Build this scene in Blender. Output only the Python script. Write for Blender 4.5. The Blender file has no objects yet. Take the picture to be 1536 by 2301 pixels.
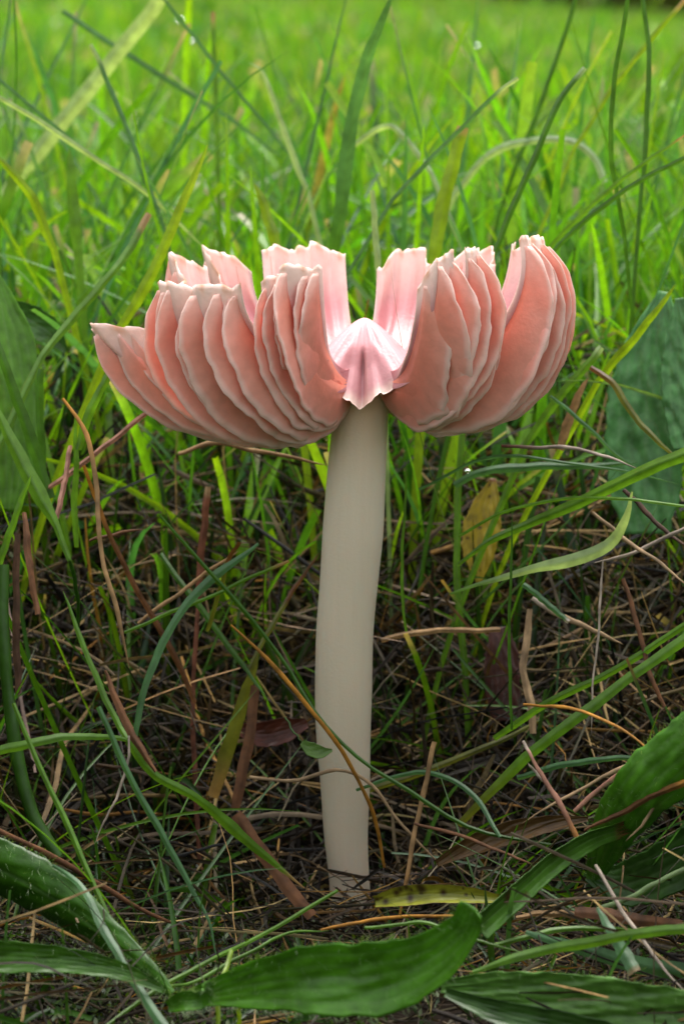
import bpy, math
import numpy as np
from mathutils import Vector

RNG = np.random.default_rng(11)
U = 0.01                      # everything below is measured in centimetres
scene = bpy.context.scene
COL = scene.collection

# ------------------------------------------------------------------ camera, sky, sun, exposure
CAM_Y, CAM_Z, PITCH, VFOV = -49.0, 16.3, 10.9, 23.0
cd = bpy.data.cameras.new('camera')
cam = bpy.data.objects.new('camera', cd); COL.objects.link(cam)
cam.location = (0, CAM_Y*U, CAM_Z*U)
cam.rotation_euler = (math.radians(90-PITCH), 0, 0)
cd.sensor_fit = 'VERTICAL'; cd.sensor_height = 36; cd.sensor_width = 24
cd.lens = 18/math.tan(math.radians(VFOV/2))
cd.clip_start = 0.01; cd.clip_end = 2000
cd.dof.use_dof = True
cd.dof.focus_distance = 0.478
cd.dof.aperture_fstop = 27
cd.dof.aperture_blades = 9
scene.camera = cam

SUN_EL, SUN_AZ = 76.0, 10.0          # azimuth clockwise from +Y (away from the camera)
w = bpy.data.worlds.new('World'); scene.world = w; w.use_nodes = True
nt = w.node_tree; nt.nodes.clear()
sky = nt.nodes.new('ShaderNodeTexSky'); sky.sky_type = 'NISHITA'; sky.sun_disc = False
sky.sun_elevation = math.radians(SUN_EL); sky.sun_rotation = math.radians(SUN_AZ)
sky.air_density = 1.3; sky.dust_density = 4.0; sky.ozone_density = 1.0
hs = nt.nodes.new('ShaderNodeHueSaturation'); hs.inputs['Saturation'].default_value = 0.18
bg = nt.nodes.new('ShaderNodeBackground'); bg.inputs['Strength'].default_value = 0.12
wo = nt.nodes.new('ShaderNodeOutputWorld')
nt.links.new(sky.outputs[0], hs.inputs['Color']); nt.links.new(hs.outputs[0], bg.inputs['Color'])
nt.links.new(bg.outputs[0], wo.inputs['Surface'])
sl = bpy.data.lights.new('sun', 'SUN'); sl.energy = 1.5; sl.angle = math.radians(45); sl.color = (1.0, .95, .86)
so = bpy.data.objects.new('sun', sl); COL.objects.link(so)
sd = Vector((math.sin(math.radians(SUN_AZ))*math.cos(math.radians(SUN_EL)),
             math.cos(math.radians(SUN_AZ))*math.cos(math.radians(SUN_EL)), math.sin(math.radians(SUN_EL))))
so.rotation_euler = sd.to_track_quat('Z', 'Y').to_euler(); so.location = (0, .5, 3)
scene.view_settings.view_transform = 'Standard'; scene.view_settings.look = 'None'
scene.view_settings.gamma = 1; scene.view_settings.use_curve_mapping = False
scene.view_settings.exposure = 1.6
scene.cycles.max_bounces = 10; scene.cycles.diffuse_bounces = 5; scene.cycles.transmission_bounces = 6
scene.cycles.transparent_max_bounces = 8

# ------------------------------------------------------------------ helpers
FPX = 1150.5/math.tan(math.radians(VFOV/2))
sp, cp = math.sin(math.radians(PITCH)), math.cos(math.radians(PITCH))
def P(px, py, y):
    """the point of the world plane at depth y (cm) seen at that place of the photograph"""
    u, v = (px-768)/FPX, (1150.5-py)/FPX
    d = np.array([u, cp + v*sp, -sp + v*cp])
    t = (y-CAM_Y)/d[1]
    return np.array([0, CAM_Y, CAM_Z]) + d*t
def pxcm(y):                         # photograph pixels per centimetre at depth y
    return FPX/((y-CAM_Y)/cp)

def smooth(a, b, x):
    t = np.clip((np.asarray(x, float)-a)/(b-a), 0, 1)
    return t*t*(3-2*t)
def noise1(x, seed, oct=4):
    r = np.random.default_rng(seed); x = np.asarray(x, float); o = np.zeros_like(x)
    for k in range(oct):
        f = 2.0**k
        o = o + np.sin(x*f*(1+.3*r.random())*6.283 + r.random()*6.283)/f
    return o/1.6
def gnoise(x, y, seed=3):
    r = np.random.default_rng(seed); o = 0
    for k in range(7):
        a = r.random()*6.283; f = .5*1.5**k
        o = o + np.sin((x*np.cos(a)+y*np.sin(a))*f + r.random()*6.283)/1.5**k
    return o/2
def ground(x, y):
    """height of the soil (cm): a thatchy bank just behind the mushroom, then lawn"""
    x = np.asarray(x, float); y = np.asarray(y, float)
    b = 5.5*smooth(.8, 17, y)-.9 - 1.5*np.exp(-((x+.6)/6.5)**2-((y-.6)/5.0)**2)
    b = b + np.maximum(y-90, 0)*(.022-.06*np.clip(x/np.maximum(y, 90), -.2, .14))*(1-.5*smooth(2000, 9000, y)) 
    b = b + .7*smooth(5, 14, np.abs(x))*(1-smooth(10, 40, y))
    near = 1-smooth(60, 200, np.abs(y))
    return b + gnoise(x*.5, y*.5)*.35*near + gnoise(x*.04, y*.04, 8)*1.0*smooth(40, 200, y)

def mesh_obj(name, verts, faces, mat, parent=None, smooth_shade=True, attrs=None, loc=None, flat_last=0):
    me = bpy.data.meshes.new(name)
    v = np.asarray(verts, float)*U
    if loc is not None: v = v - np.asarray(loc)*U
    if isinstance(faces, np.ndarray):
        k = faces.shape[1]; nf = len(faces)
        me.vertices.add(len(v)); me.vertices.foreach_set('co', v.astype(np.float32).ravel())
        me.loops.add(nf*k); me.loops.foreach_set('vertex_index', faces.astype(np.int32).ravel())
        me.polygons.add(nf)
        me.polygons.foreach_set('loop_start', np.arange(0, nf*k, k, dtype=np.int32))
        me.update(calc_edges=True)
    else:
        me.from_pydata([tuple(p) for p in v], [], faces); me.update()
    if smooth_shade:
        sm = np.ones(len(me.polygons), bool)
        if flat_last: sm[-flat_last:] = False
        me.polygons.foreach_set('use_smooth', sm)
    for an, (typ, data) in (attrs or {}).items():
        at = me.attributes.new(an, typ, 'POINT')
        at.data.foreach_set('color' if typ == 'FLOAT_COLOR' else 'vector', np.asarray(data, np.float32).ravel())
    me.materials.append(mat)
    o = bpy.data.objects.new(name, me); COL.objects.link(o)
    if loc is not None and parent is None: o.location = np.asarray(loc)*U
    if parent is not None: o.parent = parent
    return o
def tag(o, label=None, cat=None, group=None, kind=None):
    if label: o['label'] = label
    if cat: o['category'] = cat
    if group: o['group'] = group
    if kind: o['kind'] = kind
    return o
def empty(name, loc=(0, 0, 0)):
    o = bpy.data.objects.new(name, None); COL.objects.link(o); o.location = np.asarray(loc, float)*U
    o.empty_display_size = .01
    return o
def grid_faces(nu, nv, off=0, wrap=False):
    i = np.arange(nu-1)[:, None]; j = np.arange(nv if wrap else nv-1)[None, :]; j2 = (j+1) % nv
    a = i*nv+j; b = i*nv+j2; c = (i+1)*nv+j2; d = (i+1)*nv+j
    return np.stack([a, b, c, d], -1).reshape(-1, 4)+off
def closed_sheet(top, bot):
    """two matching (nu,nv,3) grids joined round their rims into one solid sheet"""
    nu, nv = top.shape[:2]; n = nu*nv
    f = [grid_faces(nu, nv), grid_faces(nu, nv, n)[:, ::-1]]
    idx = np.arange(n).reshape(nu, nv)
    rim = np.concatenate([idx[0, :-1], idx[:-1, -1], idx[-1, :0:-1], idx[:0:-1, 0]])
    nx = np.roll(rim, -1)
    f.append(np.stack([rim, rim+n, nx+n, nx], -1))
    return np.concatenate([top.reshape(-1, 3), bot.reshape(-1, 3)]), np.concatenate(f)
def spline(pts, n):
    """Catmull-Rom through pts, n points evenly spread by chord"""
    p = np.asarray(pts, float)
    if len(p) == 2: return p[0]+(p[1]-p[0])*np.linspace(0, 1, n)[:, None]
    q = np.concatenate([[2*p[0]-p[1]], p, [2*p[-1]-p[-2]]])
    d = np.concatenate([[0], np.cumsum(np.linalg.norm(np.diff(p, axis=0), axis=1))])
    out = []
    for s in np.linspace(0, d[-1], n):
        k = min(max(np.searchsorted(d, s)-1, 0), len(p)-2); t = (s-d[k])/(d[k+1]-d[k])
        a, b, c, e = q[k], q[k+1], q[k+2], q[k+3]
        out.append(.5*((2*b)+(c-a)*t+(2*a-5*b+4*c-e)*t*t+(3*b-a-3*c+e)*t**3))
    return np.array(out)
def norm(v): return v/np.maximum(np.linalg.norm(v, axis=-1, keepdims=True), 1e-9)

# ------------------------------------------------------------------ materials
def new_mat(name):
    m = bpy.data.materials.new(name); m.use_nodes = True
    n = m.node_tree.nodes; n.clear()
    return m, n, m.node_tree.links
def node(n, t, **kw):
    x = n.new(t)
    for k, v in kw.items():
        if k in x.inputs.keys(): x.inputs[k].default_value = v
        else: setattr(x, k, v)
    return x
def leaf_material(name, trans=.45, rough=.36, spec=.55, vein=60, bump=.12, blotch=.25, tcol=(1.25, 1.2, .45)):
    m, n, L = new_mat(name)
    col = node(n, 'ShaderNodeAttribute', attribute_name='Col'); uv = node(n, 'ShaderNodeAttribute', attribute_name='uvr')
    geo = node(n, 'ShaderNodeNewGeometry')
    no = node(n, 'ShaderNodeTexNoise', Scale=350., Detail=4.); L.new(geo.outputs['Position'], no.inputs['Vector'])
    mr = node(n, 'ShaderNodeMapRange'); L.new(no.outputs['Fac'], mr.inputs['Value'])
    mr.inputs['From Min'].default_value = .3; mr.inputs['From Max'].default_value = .7
    mr.inputs['To Min'].default_value = 1-blotch; mr.inputs['To Max'].default_value = 1+blotch
    mul = node(n, 'ShaderNodeVectorMath', operation='SCALE'); L.new(col.outputs['Color'], mul.inputs[0]); L.new(mr.outputs[0], mul.inputs['Scale'])
    sep = node(n, 'ShaderNodeSeparateXYZ'); L.new(uv.outputs['Vector'], sep.inputs[0])
    mm = node(n, 'ShaderNodeMath', operation='MULTIPLY'); L.new(sep.outputs['X'], mm.inputs[0]); mm.inputs[1].default_value = vein
    sn = node(n, 'ShaderNodeMath', operation='SINE'); L.new(mm.outputs[0], sn.inputs[0])
    ad = node(n, 'ShaderNodeMath', operation='MULTIPLY_ADD'); L.new(no.outputs['Fac'], ad.inputs[0]); ad.inputs[1].default_value = 1.5; L.new(sn.outputs[0], ad.inputs[2])
    bp = node(n, 'ShaderNodeBump', Strength=bump, Distance=.0004); L.new(ad.outputs[0], bp.inputs['Height'])
    pr = node(n, 'ShaderNodeBsdfPrincipled', Roughness=rough); pr.inputs['Specular IOR Level'].default_value = spec
    L.new(mul.outputs[0], pr.inputs['Base Color']); L.new(bp.outputs[0], pr.inputs['Normal'])
    tr = node(n, 'ShaderNodeBsdfTranslucent'); tm = node(n, 'ShaderNodeVectorMath', operation='MULTIPLY'); tm.inputs[1].default_value = tcol
    L.new(mul.outputs[0], tm.inputs[0]); L.new(tm.outputs[0], tr.inputs['Color'])
    mx = node(n, 'ShaderNodeMixShader', Fac=trans); L.new(pr.outputs[0], mx.inputs[1]); L.new(tr.outputs[0], mx.inputs[2])
    out = node(n, 'ShaderNodeOutputMaterial'); L.new(mx.outputs[0], out.inputs['Surface'])
    return m
M_GRASS = leaf_material('grass_leaf')
M_LAWN = leaf_material('lawn_leaf', trans=.5, bump=.0, blotch=.2, spec=.3)
M_STRAW = leaf_material('dry_straw', trans=.2, rough=.6, spec=.3, vein=40, bump=.3, blotch=.45, tcol=(1.1, 1, .8))
M_BROAD = leaf_material('broad_leaf', trans=.25, rough=.32, spec=.36, vein=0, bump=.3, blotch=.28)

def flesh_material(name, deep, edge, rim, rad=.0012, sss=.0, rough=.32, trans=.36, tcol=(1., .66, .54), fib=(500, 500, 500), amp=.13):
    """mushroom flesh: attribute fl = (pale towards a free edge, pale towards the rim, random)"""
    m, n, L = new_mat(name)
    at = node(n, 'ShaderNodeAttribute', attribute_name='fl'); sep = node(n, 'ShaderNodeSeparateXYZ'); L.new(at.outputs['Vector'], sep.inputs[0])
    m1 = node(n, 'ShaderNodeMix', data_type='RGBA'); m1.inputs[6].default_value = (*deep, 1); m1.inputs[7].default_value = (*edge, 1)
    L.new(sep.outputs['X'], m1.inputs[0])
    m2 = node(n, 'ShaderNodeMix', data_type='RGBA'); m2.inputs[7].default_value = (*rim, 1)
    L.new(m1.outputs[2], m2.inputs[6]); L.new(sep.outputs['Y'], m2.inputs[0])
    m3 = node(n, 'ShaderNodeMix', data_type='RGBA'); m3.inputs[7].default_value = (.62, .26, .09, 1); L.new(m2.outputs[2], m3.inputs[6]); L.new(sep.outputs['Z'], m3.inputs[0])
    geo = node(n, 'ShaderNodeNewGeometry')
    no = node(n, 'ShaderNodeTexNoise', Scale=1., Detail=6.); mp = node(n, 'ShaderNodeVectorMath', operation='MULTIPLY'); mp.inputs[1].default_value = fib; L.new(geo.outputs['Position'], mp.inputs[0]); L.new(mp.outputs[0], no.inputs['Vector'])
    mr = node(n, 'ShaderNodeMapRange'); L.new(no.outputs['Fac'], mr.inputs['Value'])
    mr.inputs['To Min'].default_value = 1-amp; mr.inputs['To Max'].default_value = 1+amp
    mul = node(n, 'ShaderNodeVectorMath', operation='SCALE'); L.new(m3.outputs[2], mul.inputs[0]); L.new(mr.outputs[0], mul.inputs['Scale'])
    no2 = node(n, 'ShaderNodeTexNoise', Scale=1600., Detail=3.); L.new(geo.outputs['Position'], no2.inputs['Vector'])
    bp = node(n, 'ShaderNodeBump', Strength=.25, Distance=.0003); L.new(no2.outputs['Fac'], bp.inputs['Height'])
    pr = node(n, 'ShaderNodeBsdfPrincipled', Roughness=rough); pr.inputs['Specular IOR Level'].default_value = .45
    L.new(mul.outputs[0], pr.inputs['Base Color']); L.new(bp.outputs[0], pr.inputs['Normal'])
    pr.inputs['Subsurface Weight'].default_value = sss; pr.inputs['Subsurface Radius'].default_value = (1, .42, .32)
    pr.inputs['Subsurface Scale'].default_value = rad
    sh = pr
    if trans:
        tr = node(n, 'ShaderNodeBsdfTranslucent'); tm = node(n, 'ShaderNodeVectorMath', operation='MULTIPLY'); tm.inputs[1].default_value = tcol
        L.new(mul.outputs[0], tm.inputs[0]); L.new(tm.outputs[0], tr.inputs['Color'])
        sh = node(n, 'ShaderNodeMixShader', Fac=trans); L.new(pr.outputs[0], sh.inputs[1]); L.new(tr.outputs[0], sh.inputs[2])
    out = node(n, 'ShaderNodeOutputMaterial'); L.new(sh.outputs[0], out.inputs['Surface'])
    return m
M_GILL = flesh_material('gill_flesh', (.91, .34, .235), (.96, .76, .69), (.95, .78, .70))
M_CAP = flesh_material('cap_flesh', (.52, .19, .20), (.68, .36, .385), (.94, .72, .64), trans=.14)
M_STEM = flesh_material('stem_flesh', (.64, .54, .41), (.68, .58, .45), (.64, .36, .20), rad=.0015, rough=.28, sss=.5, trans=0, fib=(900, 900, 45), amp=.05)  # third colour paints cap bounce and shade onto the stem top
# ------------------------------------------------------------------ the setting: ground sheet, lawn, litter, hedge
def frustum_half(y): return 768/pxcm(y)
def sinh_axis(a, far, n): 
    t = np.linspace(-1, 1, n); return a*np.sinh(np.arcsinh(far/a)*t)
gx, gy = sinh_axis(3, 30000, 230), sinh_axis(3, 30000, 230)
X, Y = np.meshgrid(gx, gy, indexing='ij')
gv = np.stack([X, Y, ground(X, Y)], -1).reshape(-1, 3)
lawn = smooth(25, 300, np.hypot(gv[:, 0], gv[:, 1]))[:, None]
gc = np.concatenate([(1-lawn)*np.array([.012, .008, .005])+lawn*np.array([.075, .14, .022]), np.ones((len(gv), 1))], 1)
def soil_material():
    m, n, L = new_mat('soil')
    col = node(n, 'ShaderNodeAttribute', attribute_name='Col'); geo = node(n, 'ShaderNodeNewGeometry')
    no = node(n, 'ShaderNodeTexNoise', Scale=60., Detail=8.); L.new(geo.outputs['Position'], no.inputs['Vector'])
    mr = node(n, 'ShaderNodeMapRange'); L.new(no.outputs['Fac'], mr.inputs['Value']); mr.inputs['To Min'].default_value = .4; mr.inputs['To Max'].default_value = 1.6
    mul = node(n, 'ShaderNodeVectorMath', operation='SCALE'); L.new(col.outputs['Color'], mul.inputs[0]); L.new(mr.outputs[0], mul.inputs['Scale'])
    bp = node(n, 'ShaderNodeBump', Strength=.8, Distance=.004); L.new(no.outputs['Fac'], bp.inputs['Height'])
    pr = node(n, 'ShaderNodeBsdfPrincipled', Roughness=.95); pr.inputs['Specular IOR Level'].default_value = .1; L.new(mul.outputs[0], pr.inputs['Base Color']); L.new(bp.outputs[0], pr.inputs['Normal'])
    out = node(n, 'ShaderNodeOutputMaterial'); L.new(pr.outputs[0], out.inputs['Surface']); return m
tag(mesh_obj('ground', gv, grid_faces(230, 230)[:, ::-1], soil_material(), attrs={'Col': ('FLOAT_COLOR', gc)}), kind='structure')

def ribbon_mesh(C, side, nrm_, wid, fold, col, nw=3, rnd=None):
    """many ribbons at once: C (N,K,3) centre lines, wid (N,K) half widths, col (N,K,3)"""
    N, K = C.shape[:2]; q = np.linspace(-1, 1, nw)
    V = C[:, :, None, :]+side[:, :, None, :]*(wid[:, :, None]*q)[..., None]+nrm_[:, :, None, :]*((np.abs(q)-.5)*(wid*fold)[:, :, None])[..., None]
    f = grid_faces(K, nw)
    F = (f[None]+(np.arange(N)*K*nw)[:, None, None]).reshape(-1, 4)
    cc = np.broadcast_to(col[:, :, None, :], (N, K, nw, 3)); cc = np.concatenate([cc, np.ones((N, K, nw, 1))], -1)
    uv = np.zeros((N, K, nw, 3)); uv[..., 0] = q; uv[..., 1] = np.linspace(0, 1, K)[:, None]
    uv[..., 2] = (rnd if rnd is not None else np.zeros(N))[:, None, None]
    return V.reshape(-1, 3), F, {'Col': ('FLOAT_COLOR', cc.reshape(-1, 4)), 'uvr': ('FLOAT_VECTOR', uv.reshape(-1, 3))}
def grow(r, base, h, w, a0, a1, az, K, cols, tips, cut, root=None, rl=.3, twist=.8, nw=3, fold=.5):
    """grass blades: lean a0 from vertical, bending by a1 towards the tip, direction az"""
    N = len(base); t = np.linspace(0, 1, K)
    al = a0[:, None]+a1[:, None]*t[None, :]**1.6
    sa, ca = np.sin(al), np.cos(al); st = (h/(K-1))[:, None]
    R = np.concatenate([np.zeros((N, 1)), np.cumsum((sa[:, :-1]+sa[:, 1:])/2*st, 1)], 1)
    Z = np.concatenate([np.zeros((N, 1)), np.cumsum((ca[:, :-1]+ca[:, 1:])/2*st, 1)], 1)
    az2 = az[:, None]+r.normal(0, .25, N)[:, None]*t
    C = base[:, None, :]+np.stack([R*np.cos(az2), R*np.sin(az2), Z], -1)
    tan = np.stack([sa*np.cos(az2), sa*np.sin(az2), ca], -1)
    s0 = np.stack([-np.sin(az2), np.cos(az2), 0*az2], -1); n0 = np.cross(tan, s0)
    tw = r.normal(0, twist, N)[:, None]+r.normal(0, .5, N)[:, None]*t
    side = s0*np.cos(tw)[..., None]+n0*np.sin(tw)[..., None]; nn = np.cross(tan, side)
    prof = np.where(cut[:, None], np.interp(t, [0, .25, .9, 1], [.7, 1, .85, .7])[None, :], np.interp(t, [0, .3, .7, .9, 1], [.7, 1, .72, .35, .02])[None, :])
    tt = t[None, :, None]
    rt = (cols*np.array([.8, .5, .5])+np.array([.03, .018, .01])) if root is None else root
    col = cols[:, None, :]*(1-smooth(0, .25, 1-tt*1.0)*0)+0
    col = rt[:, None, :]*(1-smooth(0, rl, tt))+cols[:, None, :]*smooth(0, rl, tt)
    tb = np.where(cut, .93, 1.02)[:, None, None]
    col = col*(1-smooth(-.05, .03, tt-tb))+tips[:, None, :]*smooth(-.05, .03, tt-tb)
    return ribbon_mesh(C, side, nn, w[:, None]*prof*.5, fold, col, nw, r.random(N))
GREENS = np.array([[.135, .29, .010], [.10, .25, .012], [.07, .20, .014], [.055, .16, .05], [.17, .29, .012], [.035, .11, .014]])
STRAWS = np.array([[.18, .12, .045], [.036, .022, .008], [.016, .010, .005], [.13, .10, .065], [.17, .085, .012], [.03, .025, .008], [.012, .008, .005]])  # near-black tones put the shade of litter gaps into the straws
def pick(r, pal, n, p=None, jit=.16):
    c = pal[r.choice(len(pal), n, p=None if p is None else np.array(p)/np.sum(p))]; return np.clip(c*(1+r.normal(0, jit, (n, 1)))*(1+r.normal(0, .05, (n, 3))), .004, .9)
def on_ground(x, y, dz=-.2): return np.stack([x, y, ground(x, y)+dz], -1)

# the lawn behind the mushroom, from the bank to a few metres
def lawn_patch(name, n, y0, y1, hr, wr, K, nw, seed, mat, ext=3., power=.5, flat=.16):
    r = np.random.default_rng(seed)
    y = y0+(y1-y0)*r.random(n)**power if power != 1 else r.uniform(y0, y1, n)
    x = r.uniform(-1, 1, n)*(frustum_half(y)+ext)
    clump = gnoise(x*.35, y*.35, seed+50)
    h = r.uniform(*hr, n)*(1+.14*clump); w = r.uniform(*wr, n)*(1+.5*(r.random(n) < .12))
    a0 = np.abs(r.normal(0, flat+.12, n)); a1 = np.abs(r.normal(.35, .5, n)); az = r.uniform(0, 6.283, n)
    cut = r.random(n) < .32
    c = pick(r, GREENS, n, [.28, .26, .18, .10, .12, .06])*(1+.18*clump[:, None])*np.array([1.06, 1.12, 1.1])
    tips = np.where(r.random((n, 1)) < .3, np.array([[.36, .30, .20]]), c*np.array([1.3, 1.1, .8]))
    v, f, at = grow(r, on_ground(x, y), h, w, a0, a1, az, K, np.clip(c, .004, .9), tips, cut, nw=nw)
    return tag(mesh_obj(name, v, f, mat, attrs=at), kind='stuff')
lawn_patch('lawn_grass', 3600, 7, 46, (3.5, 7.8), (.12, .36), 9, 3, 1, M_GRASS, ext=4, power=.8)
lawn_patch('lawn_grass', 1000, 8, 60, (7, 12.5), (.13, .38), 11, 3, 12, M_GRASS, ext=4, power=.8, flat=.4)
lawn_patch('lawn_grass', 15000, 42, 200, (5, 9.5), (.2, .55), 7, 3, 2, M_LAWN, ext=35, power=.75)
lawn_patch('lawn_grass', 36000, 195, 900, (4, 8), (.4, 1.1), 5, 2, 3, M_LAWN, ext=90, power=.7)
lawn_patch('lawn_grass', 14000, 880, 2600, (7, 12), (1.0, 2.4), 4, 2, 4, M_LAWN, ext=60, power=.8)

def crossing_blades():
    r = np.random.default_rng(71); n = 520
    y = 8+42*r.random(n)**.9; x = r.uniform(-1, 1, n)*(frustum_half(y)+6)
    c = pick(r, np.array([[.06, .16, .055], [.05, .15, .03], [.10, .25, .012], [.12, .22, .07]]), n)
    v, f, at = grow(r, on_ground(x, y), r.uniform(8, 15, n), r.uniform(.07, .2, n), r.uniform(.25, .95, n), r.uniform(-.2, .9, n), np.where(r.random(n) < .5, 0, np.pi)+r.normal(0, .6, n), 12, c, np.where(r.random((n, 1)) < .3, np.array([[.36, .30, .20]]), c), r.random(n) < .35)
    tag(mesh_obj('lawn_grass', v, f, M_GRASS, attrs=at), kind='stuff')
crossing_blades()
def side_tufts():  # unseen clumps beside and below the view, added to block low light
    r = np.random.default_rng(72); n = 2600
    x = r.uniform(7.2, 17, n)*np.where(r.random(n) < .5, -1, 1); y = r.uniform(-16, 7, n)
    k = np.abs(x) > frustum_half(y)+.9; x, y = x[k], y[k]; n = len(x)
    c = pick(r, GREENS, n)*.8
    v, f, at = grow(r, on_ground(x, y), r.uniform(6, 11.5, n), r.uniform(.15, .4, n), np.abs(r.normal(0, .12, n)), np.abs(r.normal(.2, .2, n)), np.where(x > 0, 0, np.pi)+r.normal(0, .8, n), 8, c, c, r.random(n) < .3)
    tag(mesh_obj('lawn_grass', v, f, M_GRASS, attrs=at), kind='stuff')
    n = 5000; y = r.uniform(-44, -13, n); x = r.uniform(-1, 1, n)*(frustum_half(y)+4)
    zb = CAM_Z-(y-CAM_Y)*math.tan(math.radians(PITCH+VFOV/2)); h = np.clip(zb*.72-ground(x, y), .8, 9)*r.uniform(.7, 1, n)
    c = pick(r, GREENS, n)*.8
    v, f, at = grow(r, on_ground(x, y), h, r.uniform(.12, .35, n), np.abs(r.normal(0, .15, n)), np.abs(r.normal(.4, .3, n)), r.uniform(0, 6.283, n), 7, c, c, r.random(n) < .3)
    tag(mesh_obj('lawn_grass', v, f, M_GRASS, attrs=at), kind='stuff')
side_tufts()

# grass round the camera and to both sides, standing wherever it does not cut into the view
def around():  # unseen blades, added to shade the mushroom's front side
    r = np.random.default_rng(5); n = 9000
    x = r.uniform(-75, 75, n); y = r.uniform(-125, 30, n)
    zb = np.where(y > CAM_Y+4, CAM_Z-(y-CAM_Y)*math.tan(math.radians(PITCH+VFOV/2)), 99.)
    inside = (np.abs(x) < frustum_half(np.maximum(y, CAM_Y+3))+1.2) & (y > CAM_Y-6)
    h = r.uniform(4, 10, n)
    keep = (~inside & ((np.hypot(x, y-CAM_Y) > 9)))
    low = inside & (zb > 2.5) & (y < -13)
    h = np.where(low, np.minimum(h, zb*.55), h); keep |= low
    x, y, h = x[keep], y[keep], h[keep]; n = len(x)
    a0 = np.abs(r.normal(0, .2, n)); a1 = np.abs(r.normal(.3, .4, n))
    out = np.where(x > 0, 0, np.pi)+r.normal(0, .9, n)
    c = pick(r, GREENS, n); tips = c*1.2
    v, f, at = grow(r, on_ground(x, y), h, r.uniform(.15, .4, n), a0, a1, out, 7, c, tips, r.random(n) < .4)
    tag(mesh_obj('lawn_grass', v, f, M_GRASS, attrs=at), kind='stuff')
around()

# green blades rooted among the litter on the bank
def bank_grass():
    r = np.random.default_rng(6); n = 720
    x = r.uniform(-13, 13, n); y = r.uniform(2.2, 16, n)
    keep = (np.hypot(x-.2, y) > 2.4) & (r.random(n) < np.where(np.abs(x+.5) < 4.0, .55, .95))
    x, y = x[keep], y[keep]; n = len(x)
    top = np.where(np.abs(x-.4) < 5.2, 7.8-.25*np.abs(x), 9.5)-ground(x, y)
    h = np.minimum(r.uniform(2, 7.5, n), np.maximum(top, 1.2))
    c = pick(r, GREENS, n, [.06, .15, .25, .2, .0, .34])*.34; tips = np.where(r.random((n, 1)) < .3, np.array([[.4, .3, .15]]), c)  # palette scaled down: shade below the cap is put into the blade colour
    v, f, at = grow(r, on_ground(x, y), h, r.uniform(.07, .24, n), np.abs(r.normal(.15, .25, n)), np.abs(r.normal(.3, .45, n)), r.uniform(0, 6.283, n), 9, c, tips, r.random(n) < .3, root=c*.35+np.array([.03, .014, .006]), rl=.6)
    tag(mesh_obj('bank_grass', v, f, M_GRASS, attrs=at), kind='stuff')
    n = 480; x = r.uniform(-12, 12, n); y = r.uniform(-9, 3, n)     # short, low blades in front
    keep = np.hypot(x-.2, y) > 1.0; x, y = x[keep], y[keep]; n = len(x)
    c = pick(r, GREENS, n, [.02, .15, .25, .23, .0, .35])*.5  # darkened greens, shade of the hollow painted in
    v, f, at = grow(r, on_ground(x, y), np.where(np.abs(x-.2) < 2.5, .55, 1)*r.uniform(1.0, 3.6, n), r.uniform(.05, .16, n), np.abs(r.normal(.7, .4, n)), np.abs(r.normal(.4, .4, n)), r.uniform(0, 6.283, n), 8, c, c*1.1, r.random(n) < .3)
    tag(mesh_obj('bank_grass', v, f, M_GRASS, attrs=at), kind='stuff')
bank_grass()
def leaning_shoots():
    r = np.random.default_rng(61); n = 300
    x = r.uniform(-10, 10, n); y = r.uniform(-5, 9, n); az = r.uniform(0, 6.283, n); h = r.uniform(4, 9.5, n); a0 = r.uniform(.35, 1.15, n)
    f = np.linspace(0, 1, 8)[:, None]; px, py_ = x+f*h*.8*np.cos(az), y+f*h*.8*np.sin(az)
    ok = ~((np.abs(px-.2) < 1.1) & (py_ < 1.2)).any(0) & ~((np.abs(px) < 5.5) & (py_ < 5) & (f*h*np.cos(a0) > 6)).any(0)
    x, y, az, h, a0 = x[ok], y[ok], az[ok], h[ok], a0[ok]; n = len(x)
    c = pick(r, GREENS, n, [.08, .22, .3, .2, .0, .2])*.55  # greens dimmed to carry the shade round the stem
    v, f, at = grow(r, on_ground(x, y), h, r.uniform(.05, .13, n), a0, r.uniform(-.2, .6, n), az, 11, c, np.where(r.random((n, 1)) < .3, np.array([[.2, .12, .05]]), c), r.random(n) < .3)
    tag(mesh_obj('bank_grass', v, f, M_GRASS, attrs=at), kind='stuff')
leaning_shoots()

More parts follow.
